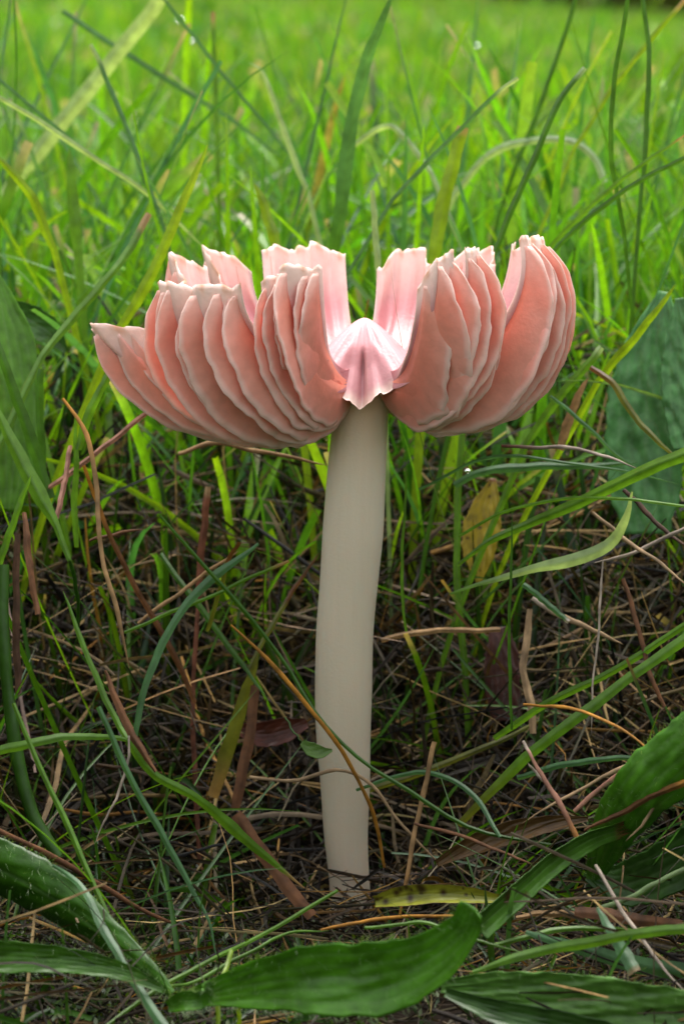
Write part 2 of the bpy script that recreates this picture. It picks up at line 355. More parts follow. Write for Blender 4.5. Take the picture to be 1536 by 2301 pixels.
# dead grass litter: straws lying over each other in every direction
def litter(name, n, xr, yr, zr, lr, wr, seed, p, el=(.0, .35), bendy=.5, avoid=1.0, mat=M_STRAW):
    r = np.random.default_rng(seed); x = r.uniform(*xr, n); y = r.uniform(*yr, n)
    K = 8; t = np.linspace(0, 1, K)
    Lg = r.uniform(*lr, n); az = r.uniform(0, 6.283, n); e = r.normal(el[0], el[1], n)
    z = ground(x, y)+zr[0]+(zr[1]-zr[0])*r.random(n)**1.7
    d = np.stack([np.cos(az)*np.cos(e), np.sin(az)*np.cos(e), np.sin(e)], -1)
    q = norm(np.cross(d, r.normal(0, 1, (n, 3)))); b = r.normal(0, bendy, n)*Lg*.25
    C = np.stack([x, y, z], -1)[:, None, :]+d[:, None, :]*((t-.5)[None, :]*Lg[:, None])[..., None]+q[:, None, :]*(b[:, None]*(1-(2*t-1)**2)[None, :])[..., None]
    C += (r.normal(0, .03, (n, 1, 3))*np.sin(t*9+r.random((n, 1))*6)[..., None])*Lg[:, None, None]*.25
    C[..., 2] = np.maximum(C[..., 2], ground(C[..., 0], C[..., 1])+.05)
    ok = (np.hypot(C[..., 0]-.2, C[..., 1]) > avoid).all(1)
    ok &= ~((np.abs(C[..., 0]-.2) < 2.2) & (C[..., 1] < 1.2) & (C[..., 2] > -.1+.4*(np.abs(C[..., 0]-.2) > 1.2))).any(1)
    C = C[ok]; n = len(C); tan = norm(np.gradient(C, axis=1))
    side = norm(np.cross(tan, r.normal(0, 1, (n, 1, 3))+np.array([0, -.6, .6]))); nn = np.cross(tan, side)
    w = r.uniform(*wr, n)[:, None]*np.interp(t, [0, .1, .8, 1], [.7, 1, .8, .4])[None, :]*.5
    c = pick(r, STRAWS, n, p, .38); col = np.repeat(c[:, None, :], K, 1)*(1+.25*np.sin(t*5+r.random((n, 1))*6))[..., None]
    v, f, at = ribbon_mesh(C, side, nn, w, .7, col, 3, r.random(n))
    return tag(mesh_obj(name, v, f, mat, attrs=at), kind='stuff')
DK = [.13, .2, .24, .04, .06, .18, .15]  # mostly dark straws, so gap shade sits in their colour
litter('dead_grass_litter', 1000, (-10, 10), (6.5, 17), (.5, 4.6), (2, 7), (.04, .14), 28, [.3, .22, .2, .08, .08, .1, .02], el=(.3, .6), bendy=.2)
litter('dead_grass_litter', 2300, (-13, 13), (-10, 17), (.0, 2.4), (1.5, 7), (.02, .08), 21, DK, bendy=.22)
litter('dead_grass_litter', 1300, (-13, 13), (1.0, 14), (.2, 3.2), (1.5, 6), (.04, .17), 25, [.08, .25, .3, .05, .05, .1, .12], el=(.3, .6), bendy=.15)
litter('dead_grass_litter', 1200, (-12, 12), (2.0, 13), (.5, 4.2), (2, 9), (.025, .10), 22, [.25, .25, .14, .10, .07, .12, .06], el=(.2, .6), bendy=.2)
litter('dead_grass_litter', 480, (5, 13), (2, 8), (.8, 4.4), (2, 6), (.03, .11), 23, [.3, .15, .12, .25, .03, .1, .05], el=(0, .5), bendy=.25)
litter('dead_grass_litter', 900, (-25, 25), (16, 60), (.0, 2.5), (2, 8), (.05, .2), 24, [.35, .2, .05, .25, .05, .1, .0])
litter('dead_grass_litter', 2200, (-11, 11), (-10.5, 2), (.0, .8), (.4, 2.6), (.02, .10), 26, DK, bendy=.2, avoid=.6)
litter('dead_grass_litter', 420, (-1.8, 2.0), (-2.4, 1.4), (.5, 1.9), (.6, 2.4), (.02, .10), 27, DK, el=(.3, .4), bendy=.25, avoid=.42)
# moss: small leafy sprigs in the dark gaps
def moss():
    r = np.random.default_rng(31); n = 1100
    x = np.where(r.random(n) < .6, r.uniform(-8, -1.2, n), r.uniform(-8, 9, n)); y = r.uniform(-9, 5, n); x = np.where(np.hypot(x-.2, y) < 1.3, x-2.5, x)
    m = 12; t = np.linspace(.1, 1, m)
    h = r.uniform(.4, 1.3, n); az = r.uniform(0, 6.283, n); l = r.normal(.5, .4, n)
    d = np.stack([np.sin(l)*np.cos(az), np.sin(l)*np.sin(az), np.cos(l)], -1)
    S = on_ground(x, y, 0)[:, None, :]+d[:, None, :]*(h[:, None]*t)[..., None]
    S = S.reshape(-1, 3); k = len(S)
    a = r.uniform(0, 6.283, k); e = r.uniform(.2, 1.1, k)
    o = np.stack([np.cos(a)*np.cos(e), np.sin(a)*np.cos(e), np.sin(e)], -1); s = norm(np.cross(o, [0, 0, 1.]))
    ln = r.uniform(.10, .2, k)[:, None]; wd = ln*.22
    V = np.stack([S, S+o*ln*.5+s*wd, S+o*ln, S+o*ln*.5-s*wd], 1).reshape(-1, 3)
    F = np.arange(k*4).reshape(-1, 4)
    c = np.repeat(pick(r, np.array([[.035, .07, .012], [.05, .08, .012], [.02, .045, .012]]), k), 4, 0)
    tag(mesh_obj('moss', V, F, M_LAWN, smooth_shade=False, attrs={'Col': ('FLOAT_COLOR', np.c_[c, np.ones(len(c))]), 'uvr': ('FLOAT_VECTOR', np.zeros((len(c), 3)))}), kind='stuff')
moss()

# the far hedge that closes the lawn at the right
def hedge():
    r = np.random.default_rng(41); n = 16000
    t = r.random(n); x = 55+t*900; y = 900+r.uniform(0, 160, n)-t*500
    z = ground(x, y)+r.uniform(-10, 190, n)*(1+.12*np.sin(x*.03)+.1*np.sin(x*.011+2))
    c0 = np.stack([x, y, z], -1); a = norm(r.normal(0, 1, (n, 3))); b = norm(np.cross(a, r.normal(0, 1, (n, 3)))); s = r.uniform(4, 9, n)[:, None]
    V = np.stack([c0-a*s, c0+b*s*.5, c0+a*s, c0-b*s*.5], 1).reshape(-1, 3)
    c = np.repeat(pick(r, np.array([[.03, .05, .012], [.05, .07, .015], [.06, .055, .02]]), n), 4, 0)
    o = mesh_obj('hedge_foliage', V, np.arange(n*4).reshape(-1, 4), M_LAWN, attrs={'Col': ('FLOAT_COLOR', np.c_[c, np.ones(len(c))]), 'uvr': ('FLOAT_VECTOR', np.zeros((len(c), 3)))})
    tag(o, kind='stuff')
hedge()
# ------------------------------------------------------------------ the mushroom
CX, CZ = P(818, 858, 0)[0], P(818, 858, 0)[2]      # centre of the cap where it sits on the stem
mush = tag(empty('mushroom', (P(785, 1985, 0)[0], 0, 0)), 'pale pink mushroom with split upturned cap and cream stem', 'mushroom')
ML = np.array([P(785, 1985, 0)[0], 0, 0])
def mobj(name, v, f, mat, parent, attrs, fl=0):
    o = mesh_obj(name, np.asarray(v)-ML, f, mat, parent, attrs=attrs, flat_last=fl)
    return o

# stem: swept along its slightly bent axis
sk = [(796, 2420, 50), (790, 2140, 50), (788, 2050, 49), (785, 1985, 46), (777, 1880, 50), (775, 1760, 57), (771, 1660, 62), (771, 1560, 65), (774, 1420, 65),
      (784, 1300, 66), (792, 1200, 68), (798, 1100, 66), (804, 1010, 64), (810, 935, 61.5), (815, 880, 62), (818, 850, 66)]
ax = spline([np.r_[P(a, b, 0), c/pxcm(0)] for a, b, c in sk], 70)
th = np.linspace(0, 2*np.pi, 48, endpoint=False)
lump = 1 + .006*np.sin(th[None, :]*3+ax[:, 2:3]*.3) + .008*noise1(ax[:, 2:3]*.12, 6, 2)
sv = np.stack([ax[:, None, 0]+ax[:, None, 3]*lump*np.cos(th), ax[:, None, 1]+ax[:, None, 3]*lump*np.sin(th), ax[:, None, 2]+0*th[None, :]], -1)
tt = np.clip((ax[:, 2]-CZ+2.2)/2.2, 0, 1)
at = np.zeros((70, 48, 3)); at[..., 0] = .5+.3*np.sin(th[None, :]*2+ax[:, 2:3]*.2); at[..., 1] = (tt**1.6*.8)[:, None]  # top turns orange: pink bounce and shade of the cap painted in
mobj('stem', sv.reshape(-1, 3), grid_faces(70, 48, wrap=True), M_STEM, mush, {'fl': ('FLOAT_VECTOR', at.reshape(-1, 3))})

# cap profile: theta runs from ta at the stem to tb at the rim over length L
NS = 56
SS = np.linspace(0, 1, NS)
R0 = .52
class Lobe:
    """one torn wedge of the cap between azimuths a0..a1 (degrees, 270 faces the camera)"""
    def __init__(s, a0, a1, L, ta, tb, pinch=.3, ps=.35, tip=.5, point=.15, rag=.05, seed=1, z0=0.05, power=1.0, skew=0., twist=0., gd=.78, base=(0, 0), lean=0.):
        s.base, s.lean = base, lean
        s.a0, s.a1, s.L, s.ta, s.tb, s.pinch, s.ps, s.tip, s.point, s.rag, s.seed, s.z0, s.power, s.skew, s.twist, s.gd = \
            a0, a1, L, ta, tb, pinch, ps, tip, point, rag, seed, z0, power, skew, twist, gd
    def curve(s, u, S=SS):
        """points, inward normals and sideways tangents along the underside at fraction u across the lobe"""
        L = np.interp(u, [0, .5, 1], s.L) if np.ndim(s.L) else s.L
        tb = np.interp(u, [0, .5, 1], s.tb) if np.ndim(s.tb) else s.tb
        ta = np.interp(u, [0, .5, 1], s.ta) if np.ndim(s.ta) else s.ta
        L = L*(1-s.point*(abs(u-s.tip)/max(s.tip, 1-s.tip))**2)
        L = L*(1+s.rag*float(noise1(u*1.9, s.seed*7+1, 6)))
        fine = np.linspace(0, 1, 120); th = np.radians(ta+(tb-ta)*fine**s.power)
        r = R0+np.concatenate([[0], np.cumsum(np.cos(th[:-1]))])*L/119; z = s.z0+np.concatenate([[0], np.cumsum(np.sin(th[:-1]))])*L/119
        r, z, t = np.interp(S, fine, r), np.interp(S, fine, z), np.interp(S, fine, th)
        ac = s.a0+(s.a1-s.a0)*s.tip; a = s.a0+(s.a1-s.a0)*u
        phi = ac+(a-ac)*(1-s.pinch*smooth(s.ps, 1, S))+(s.base[0]+(s.base[1]-s.base[0])*u)*(1-smooth(0, .92, S))
        phi = phi + .5*noise1(S*.9+u*.7, s.seed*3+2, 3)
        p = np.radians(phi)
        er = np.stack([np.cos(p), np.sin(p), 0*p], -1); ep = np.stack([-np.sin(p), np.cos(p), 0*p], -1)
        pts = np.array([CX, 0, CZ])+er*r[:, None]; pts[:, 2] += z
        nrm = er*(-np.sin(t))[:, None]; nrm[:, 2] = np.cos(t)
        return pts, nrm, ep
def build_lobe(lb, gills, label=None, shorts=True):
    nu = max(16, int((lb.a1-lb.a0)/1.0)); us = np.linspace(0, 1, nu)
    cur = [lb.curve(u) for u in us]
    B = np.array([c[0] for c in cur]); N = np.array([c[1] for c in cur])
    r = np.random.default_rng(lb.seed+100)
    thick = (.30*(1-SS)**1.3+.05)[None, :, None]
    thick = thick*(1-.85*np.exp(-np.minimum(us, 1-us)/.10))[:, None, None]
    wob = (noise1(us[:, None]*2.3+SS[None, :]*.6, lb.seed+40)*.025*SS[None, :]**2)[..., None]
    B = B+N*wob; T = B+N*thick
    # the last bit of the rim is ragged and thin
    rag = noise1(us*6, lb.seed+60, 4)*.05
    T[:, -1] += (T[:, -1]-T[:, -3])*rag[:, None]*3; B[:, -1] = T[:, -1]-N[:, -1]*.03
    rimp = smooth(.72, 1, SS)[None, :]*np.ones((nu, 1)); sidep = np.exp(-np.minimum(us, 1-us)/.035)[:, None]*smooth(.2, .6, SS)[None, :]
    at = np.zeros((nu, NS, 3)); at[..., 1] = np.clip(np.maximum(rimp, sidep*.9), 0, 1); at[..., 0] = .3+.3*noise1(us[:, None]*3+0*SS, lb.seed+5)
    at[..., 2] = smooth(.95, 1, SS)[None, :]*np.clip(noise1(us*4, lb.seed+77)*1.3, 0, .75)[:, None]
    v, f = closed_sheet(T, B)
    lo = mobj('cap_lobe', v, f, M_CAP, mush, {'fl': ('FLOAT_VECTOR', np.concatenate([at.reshape(-1, 3)]*2))}, 2*(nu+NS)-4)
    if label: lo['label'] = label
    us_g = [(i+.5+r.uniform(-.16, .16))/gills for i in range(gills)]
    for gi, u in enumerate(us_g):
        build_gill(lb, u, lo, 0.0, 1.0, r, 1.0)
        if shorts and gi < gills-1 and ((gi+lb.seed) % 2 == 0):
            build_gill(lb, (u+us_g[gi+1])/2, lo, r.uniform(.42, .6), 1.0, r, .68)
    return lo
ND = 11
def build_gill(lb, u, parent, s0, s1, r, scale):
    S = np.linspace(s0, s1*(.955+.015*r.random()), NS); q = np.linspace(0, 1, NS)
    B, N, E = lb.curve(u, S)
    seed = int(r.integers(1e6))
    shape = np.interp(S, [0, .06, .2, .4, .6, .8, .90, .965], [.25, .55, .92, 1.0, .86, .58, .32, .06])
    d = lb.gd*scale*shape*(1+.065*noise1(S*1.4, seed)+.022*noise1(S*8, seed+1, 4))
    if s0 > 0: d = d*smooth(0, .22, q)
    lean = lb.lean+r.uniform(-.12, .12)+.10*noise1(S*.8, seed+2, 2)
    th = .02
    fr = np.linspace(0, 1, ND)**.7
    wav = .05*noise1(S[:, None]*1.5+fr[None, :]*.3, seed+3, 3)*fr[None, :]+.014*noise1(S[:, None]*9, seed+7, 3)*fr[None, :]**4
    lat = lean[:, None]*fr[None, :]**1.4*d[:, None]/.7+wav
    mid = (B+N*.03)[:, None, :]-N[:, None, :]*(fr[None, :, None]*(d[:, None, None]+.03))+E[:, None, :]*lat[..., None]
    tk = (th*(1-.55*fr**1.5))[None, :, None]
    A = mid+E[:, None, :]*tk; C = mid-E[:, None, :]*tk
    at = np.zeros((NS, ND, 3)); at[..., 0] = (np.clip(.0+.42*fr**1.8+.58*smooth(.84, .98, fr), 0, 1))[None, :]; at[..., 1] = smooth(.80, 1.0, S)[:, None]*.85
    at[..., 2] = (smooth(.95, 1, S)*max(0, r.uniform(-.4, .7)))[:, None]
    v, f = closed_sheet(A, C)
    mobj('gill', v, f, M_GILL, parent, {'fl': ('FLOAT_VECTOR', np.concatenate([at.reshape(-1, 3)]*2))}, 2*(NS+ND)-4)

LOBES = [
    # front left, from the leftmost tip towards the middle
    (Lobe(174, 204, (5.2, 5.5, 5.1), (-29, -29, -28), (52, 56, 62), pinch=.45, ps=.45, tip=.3, point=.18, rag=.03, seed=1, base=(6, 12), gd=.80, lean=-.30), 5),
    (Lobe(204, 236, (5.25, 4.9, 4.55), (-29, -25, -14), (88, 86, 82), pinch=.10, ps=.6, tip=.3, point=.03, rag=.035, seed=2, base=(14, 17), gd=.95, lean=-.34), 6),
    (Lobe(236, 253, (4.4, 4.2, 3.65), (-16, -6, 6), (90, 92, 92), pinch=.06, ps=.6, tip=.5, point=.04, rag=.035, seed=3, base=(16, -4), gd=.82, lean=-.24), 5),
    # front right
    (Lobe(286, 300, (3.6, 4.35, 4.6), (-2, -6, -10), (88, 97, 102), pinch=.35, ps=.4, tip=.9, point=.08, rag=.02, seed=4, base=(10, -6), gd=.92, lean=.36), 3),
    (Lobe(300, 319, (4.75, 4.75, 4.2), (-10, -12, -14), (100, 102, 102), pinch=.40, ps=.45, tip=.25, point=.12, rag=.02, seed=5, base=(-8, -11), gd=.88, lean=.28), 4),
    (Lobe(315, 367, (5.1, 5.35, 5.35), (-15, -17, -18), (105, 103, 102), pinch=.70, ps=.35, tip=.25, point=.13, rag=.015, seed=6, base=(-11, -2), gd=.98, lean=.25), 8),
    # back right
    (Lobe(12, 46, (5.0, 5.3, 5.1), -22, (88, 90, 90), pinch=.35, ps=.5, tip=.75, point=.14, rag=.045, seed=7), 6),
    (Lobe(44, 65, (5.0, 5.2, 5.1), -22, (84, 84, 84), pinch=.18, ps=.7, tip=.5, point=.10, rag=.045, seed=8), 4),
    (Lobe(65, 89, (5.1, 5.2, 4.8), -22, (82, 82, 82), pinch=.30, ps=.3, tip=.5, point=.12, rag=.045, seed=9), 4),
    # back left
    (Lobe(93, 124, (5.0, 5.3, 5.3), -22, (82, 82, 82), pinch=.22, ps=.3, tip=.25, point=.04, rag=.045, seed=10), 5),
    (Lobe(124, 143, (5.1, 5.5, 4.9), -22, (82, 80, 78), pinch=.40, ps=.4, tip=.5, point=.14, rag=.045, seed=11), 4),
    (Lobe(140, 171, (4.9, 5.1, 4.4), -22, (84, 84, 74), pinch=.40, ps=.4, tip=.4, point=.16, rag=.045, seed=12), 6),
]
for lb, g in LOBES: build_lobe(lb, g, shorts=lb.seed not in (4, 6))

# umbo: the lilac-pink boss in the middle, torn open and creased towards the camera
nr, na = 56, 220
T = np.linspace(0, 1, nr)[:, None]; A = np.linspace(0, 360, na, endpoint=False)[None, :]
df = (A-267+180) % 360-180
adf = np.abs(df)
front = 1-smooth(48, 66, adf)
re = 1.05+(.36+.10*np.exp(-((adf-38)/10)**2))*front+.035*noise1(A/360*9, 21)*front
ze = .34-front*(.24+.36*np.exp(-((df+2)/15)**2)-.12*np.exp(-((adf-46)/10)**2))+.06*noise1(A/360*14, 22)*front
ztop = (P(825, 714, 0)[2]-CZ)
rec = (1-smooth(10+10*T, 20+12*T, adf))*smooth(.42, .68, T)     # pocket between two ridges
crease = np.exp(-(df/(2.5+3*T))**2)*smooth(.38, .6, T)
ridge = np.exp(-((adf-14-14*T)/4)**2)*smooth(.4, .6, T)
z = ze-.10*rec+.03*ridge+(ztop-ze)*(1-.45*T**1.5-.55*(np.sqrt(T*T+.03)-.173)/(np.sqrt(1.03)-.173))
rr = re*T*(1-.13*rec-.24*crease+.06*ridge)
a = np.radians(A)
top = np.stack([CX+rr*np.cos(a), rr*np.sin(a), CZ+z+0*A], -1)
cen = np.array([CX, 0, CZ+.05])
bot = top+norm(cen-top)*np.minimum(.12, .5*rr)[..., None]
bot[..., 2] -= .05
v = np.concatenate([top.reshape(-1, 3), bot.reshape(-1, 3)])
fa = np.concatenate([grid_faces(nr, na, wrap=True), grid_faces(nr, na, nr*na, wrap=True)[:, ::-1]])
l = (nr-1)*na+np.arange(na); l2 = np.roll(l, -1)
fa = np.concatenate([fa, np.stack([l, l+nr*na, l2+nr*na, l2], -1)])
at = np.zeros((nr, na, 3)); at[..., 0] = .85; at[..., 1] = np.clip(smooth(.86, 1, T)*front+.25*np.exp(-((df-5)/2.2)**2)*smooth(.45, .6, T), 0, 1)
mobj('umbo', v, fa, M_CAP, mush, {'fl': ('FLOAT_VECTOR', np.concatenate([at.reshape(-1, 3)]*2))})
# ------------------------------------------------------------------ single blades, straws and leaves that can be picked out
def Pg(px, py, y, clear=.25):
    """as P, but brought nearer where the soil or thatch would hide the point"""
    for yy in np.arange(y, -14, -.4):
        p = P(px, py, yy)
        if p[2] > max(ground(p[0], p[1]), -1.4)+clear: return p
    return p
C_ = dict(yg=(.17, .27, .012), g=(.085, .19, .016), dg=(.045, .12, .014), bg=(.06, .15, .055), pale=(.26, .36, .18), ol=(.12, .13, .02), dk=(.03, .075, .012),
          tan=(.30, .18, .08), br=(.13, .055, .022), rb=(.16, .06, .035), or_=(.36, .16, .02), gr=(.32, .26, .21), be=(.30, .20, .11), pk=(.26, .125, .085), yl=(.42, .33, .04), db=(.07, .035, .02))
GB, GS = 'single grass blades standing round the mushroom', 'dry straws and stalks among the litter'
def strip(label, pts, y, w, c, tip=None, kind='blade', root=None, cut=False, fold=.55, twist=0., clear=.25, name=None, cat=None, tipat=.92, grp=True):
    """a blade (flat, folded) or straw (round) along a line of points; y is its depth in cm, w its width at places along it"""
    ys = np.interp(np.linspace(0, 1, len(pts)), np.linspace(0, 1, np.size(y)), np.atleast_1d(y))
    A = [Pg(a, b, d, clear) for (a, b), d in zip(pts, ys)]
    pc = np.mean([pxcm(p[1]) for p in A])
    K = 26; C = spline(A, K); t = np.linspace(0, 1, K)
    seed = abs(hash(label)) % 9999 if False else sum(ord(ch)*(i+3) for i, ch in enumerate(label)) % 9999
    r = np.random.default_rng(seed)
    tan = norm(np.gradient(C, axis=0))
    C = C+np.stack([noise1(t*2, seed+k, 3) for k in range(3)], -1)*.014
    wd = (np.interp(t, np.linspace(0, 1, np.size(w)), np.atleast_1d(w)) if np.size(w) > 1 else
          w*(np.interp(t, [0, .3, .95, 1], [.8, 1, .85, .75]) if cut else np.interp(t, [0, .3, .75, .93, 1], [.75, 1, .75, .38, .04])))/pc/2
    wd = wd*(1+(.06 if kind == 'blade' else .10)*noise1(t*3, seed+5, 5))
    c = np.array(C_[c]); col = np.repeat(c[None], K, 0)*(1+.14*noise1(t*1.5, seed+9, 3))[:, None]
    if root: k = (1-smooth(0, .35, t))[:, None]; col = col*(1-k)+np.array(C_[root])*k
    if tip: k = smooth(tipat-.06, tipat+.02, t)[:, None]; col = col*(1-k)+np.array(C_[tip])*k
    col = np.clip(col, .003, .95)
    lo = 0 if C[0, 2] < C[-1, 2] else -1                 # carry the lower end down to its root in the turf
    p = C[lo]; dn = -tan[0] if lo == 0 else tan[-1]; gz = float(ground(p[0], p[1]))
    if kind == 'blade' and p[1] > 3.5 and p[2] > gz+.8 and dn[2] < -.15:
        hh = p[2]-gz; run = np.array([dn[0], dn[1], 0])/max(-dn[2], .5)*hh*.45; e = p+run; e[2] = float(ground(e[0], e[1]))-.3
        ext = spline([p, (p+e)/2+run*.15, e], 10)[1:]; w2 = wd[lo]*np.linspace(1, .6, 9); c2 = np.repeat(col[lo][None], 9, 0)
        if lo == 0: C = np.concatenate([ext[::-1], C]); wd = np.concatenate([w2[::-1], wd]); col = np.concatenate([c2, col])
        else: C = np.concatenate([C, ext]); wd = np.concatenate([wd, w2]); col = np.concatenate([col, c2])
        K = len(C); t = np.linspace(0, 1, K); tan = norm(np.gradient(C, axis=0))
    view = norm(np.array([0, CAM_Y, CAM_Z])-C); s0 = norm(np.cross(tan, view)); n0 = np.cross(s0, tan)
    tw = twist+.3*noise1(t*.6, seed+11, 2); side = s0*np.cos(tw)[:, None]+n0*np.sin(tw)[:, None]; nn = np.cross(tan, side)
    if kind == 'blade':
        q = np.linspace(-1, 1, 7); prof = (np.abs(q)**.8-.5)*fold
        V = C[:, None]+side[:, None]*(wd[:, None]*q)[..., None]+nn[:, None]*(wd[:, None]*prof)[..., None]
        F = grid_faces(K, 7); m = 7; uq = np.broadcast_to(q, (K, 7))
    else:
        m = 8; a = np.linspace(0, 2*np.pi, m, endpoint=False); flat = .6
        V = C[:, None]+side[:, None]*(wd[:, None]*np.cos(a))[..., None]+nn[:, None]*(flat*wd[:, None]*np.sin(a))[..., None]
        F = grid_faces(K, m, wrap=True); uq = np.broadcast_to(np.cos(a), (K, m))
    cc = np.concatenate([np.broadcast_to(col[:, None], (K, m, 3)), np.ones((K, m, 1))], -1)
    uv = np.stack([uq, np.broadcast_to(t[:, None], (K, m)), np.zeros((K, m))], -1)
    nm = name or ('grass_shoot' if kind == 'blade' else 'dry_straw')
    o = mesh_obj(nm, V.reshape(-1, 3), F, M_GRASS if c[1] > c[0]*.95 else M_STRAW, attrs={'Col': ('FLOAT_COLOR', cc.reshape(-1, 4)), 'uvr': ('FLOAT_VECTOR', uv.reshape(-1, 3))}, loc=C[0])
    return tag(o, label, cat or ('grass blade' if kind == 'blade' else 'straw'), (GB if kind == 'blade' else GS) if grp else None, 'thing')
B = strip
def S(label, pts, y, w, c, **k):
    if np.max(w) >= 15 and k.get('name') != 'leaf_stalk':
        w = np.asarray(w)*.8; k = dict(dict(name='dry_straw', cat='straw', fold=.8), **k)
        o = strip(label, pts, y, w, c, kind='blade', **k)
        if k.get('grp', True): o['group'] = GS
        return o
    return strip(label, pts, y, w, c, kind='straw', **k)

# upper part: blades behind and above the cap
B('broad blue green blade rising behind the middle of the cap to the top edge', [(745, 600), (765, 470), (790, 280), (822, 140), (850, 70), (885, -20)], (13, 9), 34, 'bg', root='dg', fold=.9)
B('wide pale blade slanting from the left edge up to the top edge', [(15, 430), (120, 300), (240, 150), (330, 40), (375, -30)], (22, 18), 36, 'pale', cut=True)
B('upper of two thin dark blades crossing down from the left edge toward the cap', [(-20, 165), (70, 240), (190, 340), (330, 440), (420, 520)], (10, 12), 11, 'bg')
B('lower and paler of two thin blades crossing down from the left edge', [(-20, 208), (100, 280), (220, 360), (350, 450), (460, 560)], (9, 12), 13, 'pale')
B('thin blade falling rightward from the top edge left of the broad blue green blade', [(355, -20), (440, 90), (520, 190), (620, 310), (720, 430)], (16, 16), 9, 'bg')
B('long faint blade crossing under the wide pale blade toward the right', [(140, 25), (260, 105), (390, 190), (520, 270), (640, 360)], (20, 20), 13, 'bg')
B('thin grey green blade with a white tip right of the wide pale blade', [(370, 520), (330, 410), (270, 250), (232, 160), (203, 100)], (11, 11), 12, 'bg', tip='pale', cut=True)
B('bright yellow green blade rising to a sharp point past the cap\'s left tip', [(255, 760), (330, 640), (400, 480), (440, 390), (466, 326)], (5, 4), 25, 'yg')
B('green blade with a brown band leaning right beside the cap left edge', [(95, 800), (160, 720), (230, 640), (285, 570), (335, 480)], (4, 6), 19, 'g', tip='tan', cut=True)
B('short bright green blade with pointed top leaning left above the back rim', [(628, 590), (612, 520), (590, 455), (572, 410)], (8, 8), 26, 'yg')
B('narrow pale blade with squared top standing just behind the gap in the cap', [(852, 640), (846, 560), (840, 480), (836, 428)], (7, 7), 15, 'pale', cut=True)
B('wide yellow green blade with a pale node above the right cap lobes', [(975, 580), (985, 510), (1010, 400), (1040, 285)], (8, 8), 32, 'yg', tip='be', cut=True, tipat=.97)
B('thin straight blade with white tip leaning right across the yellow green blade node', [(880, 450), (960, 365), (1040, 285), (1110, 215), (1162, 176)], (7, 6), 11, 'bg', tip='pale', cut=True, tipat=.88)
B('dark green blade with a frayed white cut end above the right cap lobes', [(1105, 580), (1150, 470), (1210, 330), (1262, 215), (1312, 152)], (6, 6), 15, 'dg', tip='pale', cut=True, tipat=.97)
B('left one of two thin stems leaving the top edge at right', [(1400, 520), (1385, 430), (1370, 330), (1380, 180), (1412, -20)], (7, 6), 11, 'dg', cut=True)
B('right one of two thin stems leaving the top edge at right', [(1440, 420), (1450, 320), (1456, 110), (1440, -20)], (9, 9), 12, 'dg', cut=True)
B('pale arched blade bending over to the right above the right cap edge', [(1020, 440), (1095, 350), (1190, 316), (1280, 318), (1335, 355), (1358, 410)], (16, 15), 18, 'pale', cut=True)
B('upper of two straight blades rising to the right edge above the cap', [(1230, 560), (1330, 460), (1440, 370), (1550, 296)], (7, 5), 12, 'g', tip='tan')
B('lower of two straight blades rising to the right edge above the cap', [(1230, 575), (1320, 490), (1430, 410), (1550, 348)], (6, 4), 12, 'dg', cut=True)
B('bright green blade pointing up at the right edge beside the broad ribbed leaf', [(1340, 860), (1390, 800), (1450, 730), (1516, 640)], (4, 3), 20, 'yg')
B('thin dark blade slanting up through the lawn right of the middle top', [(1120, 480), (1180, 320), (1240, 160), (1298, -20)], (16, 15), 11, 'dg', cut=True)
B('pale bent blade drooping left of the broad blue green blade', [(690, 430), (650, 330), (612, 220), (588, 160), (560, 140)], (14, 14), 15, 'pale')
B('slim blade at the far upper right leaning out over the right edge', [(1290, 330), (1380, 190), (1460, 90), (1545, -10)], (13, 12), 12, 'yg', tip='be', cut=True)
B('thin upright blade with a pale bud at the top left of the lawn', [(492, 420), (486, 260), (482, 120), (478, 26)], (18, 18), 12, 'g', tip='be', cut=True, tipat=.95)
B('yellowing blade leaning right behind the left cap lobes', [(690, 520), (720, 380), (745, 270), (775, 170)], (22, 22), 20, 'yl', root='yg')
B('low pale blade bent like a hook right of the broad blue green blade', [(790, 330), (860, 285), (905, 305), (970, 390)], (14, 13), 14, 'pale', cut=True)
B('green blade leaning left at the upper left corner', [(120, 560), (70, 440), (20, 380), (-20, 340)], (9, 8), 22, 'yg')
B('broad grassy blade standing at the far left below the wide pale blade', [(175, 560), (165, 460), (160, 380), (156, 330)], (12, 12), 28, 'g')

# left of the stem
B('bright green blade curving down from the left edge to a thin sheath below the cap', [(-25, 880), (30, 1000), (80, 1095), (130, 1190), (158, 1262)], (-1, -2), (10, 22, 34, 36, 16, 10), 'g', fold=.8)
S('thin green sheath continuing below the bright curved blade at left', [(156, 1258), (170, 1310), (176, 1370), (172, 1440)], (-2, 0), 10, 'dg')
B('narrow green blade pointing up near the left edge above a short cut stalk', [(-10, 1290), (25, 1190), (50, 1120), (70, 1068)], (-3, -3), 17, 'g')
B('dark green blade leaning right behind the bright curved blade at left', [(115, 1120), (85, 1030), (50, 930), (0, 790), (-20, 730)], (2, 2), 28, 'dg')
B('slim dark blade standing upright between tan stalks left of the cap', [(100, 1080), (92, 960), (88, 880), (94, 830)], (3, 3), 18, 'dg', cut=True)
B('green blade rising along the left cap edge from the litter', [(175, 1010), (205, 920), (240, 850), (262, 790)], (1, 1), 22, 'g')
B('tall narrow blade in the litter below the left cap tip', [(172, 1230), (168, 1120), (172, 1030), (168, 930)], (1, 1), 15, 'g')
S('pale tan straw hanging in a long curve down to a point left of the stem', [(140, 895), (190, 965), (214, 1060), (220, 1160), (232, 1260), (262, 1370), (291, 1500)], (-2, -3), (7, 11, 12, 10, 11, 10, 2), 'tan', root='or_')
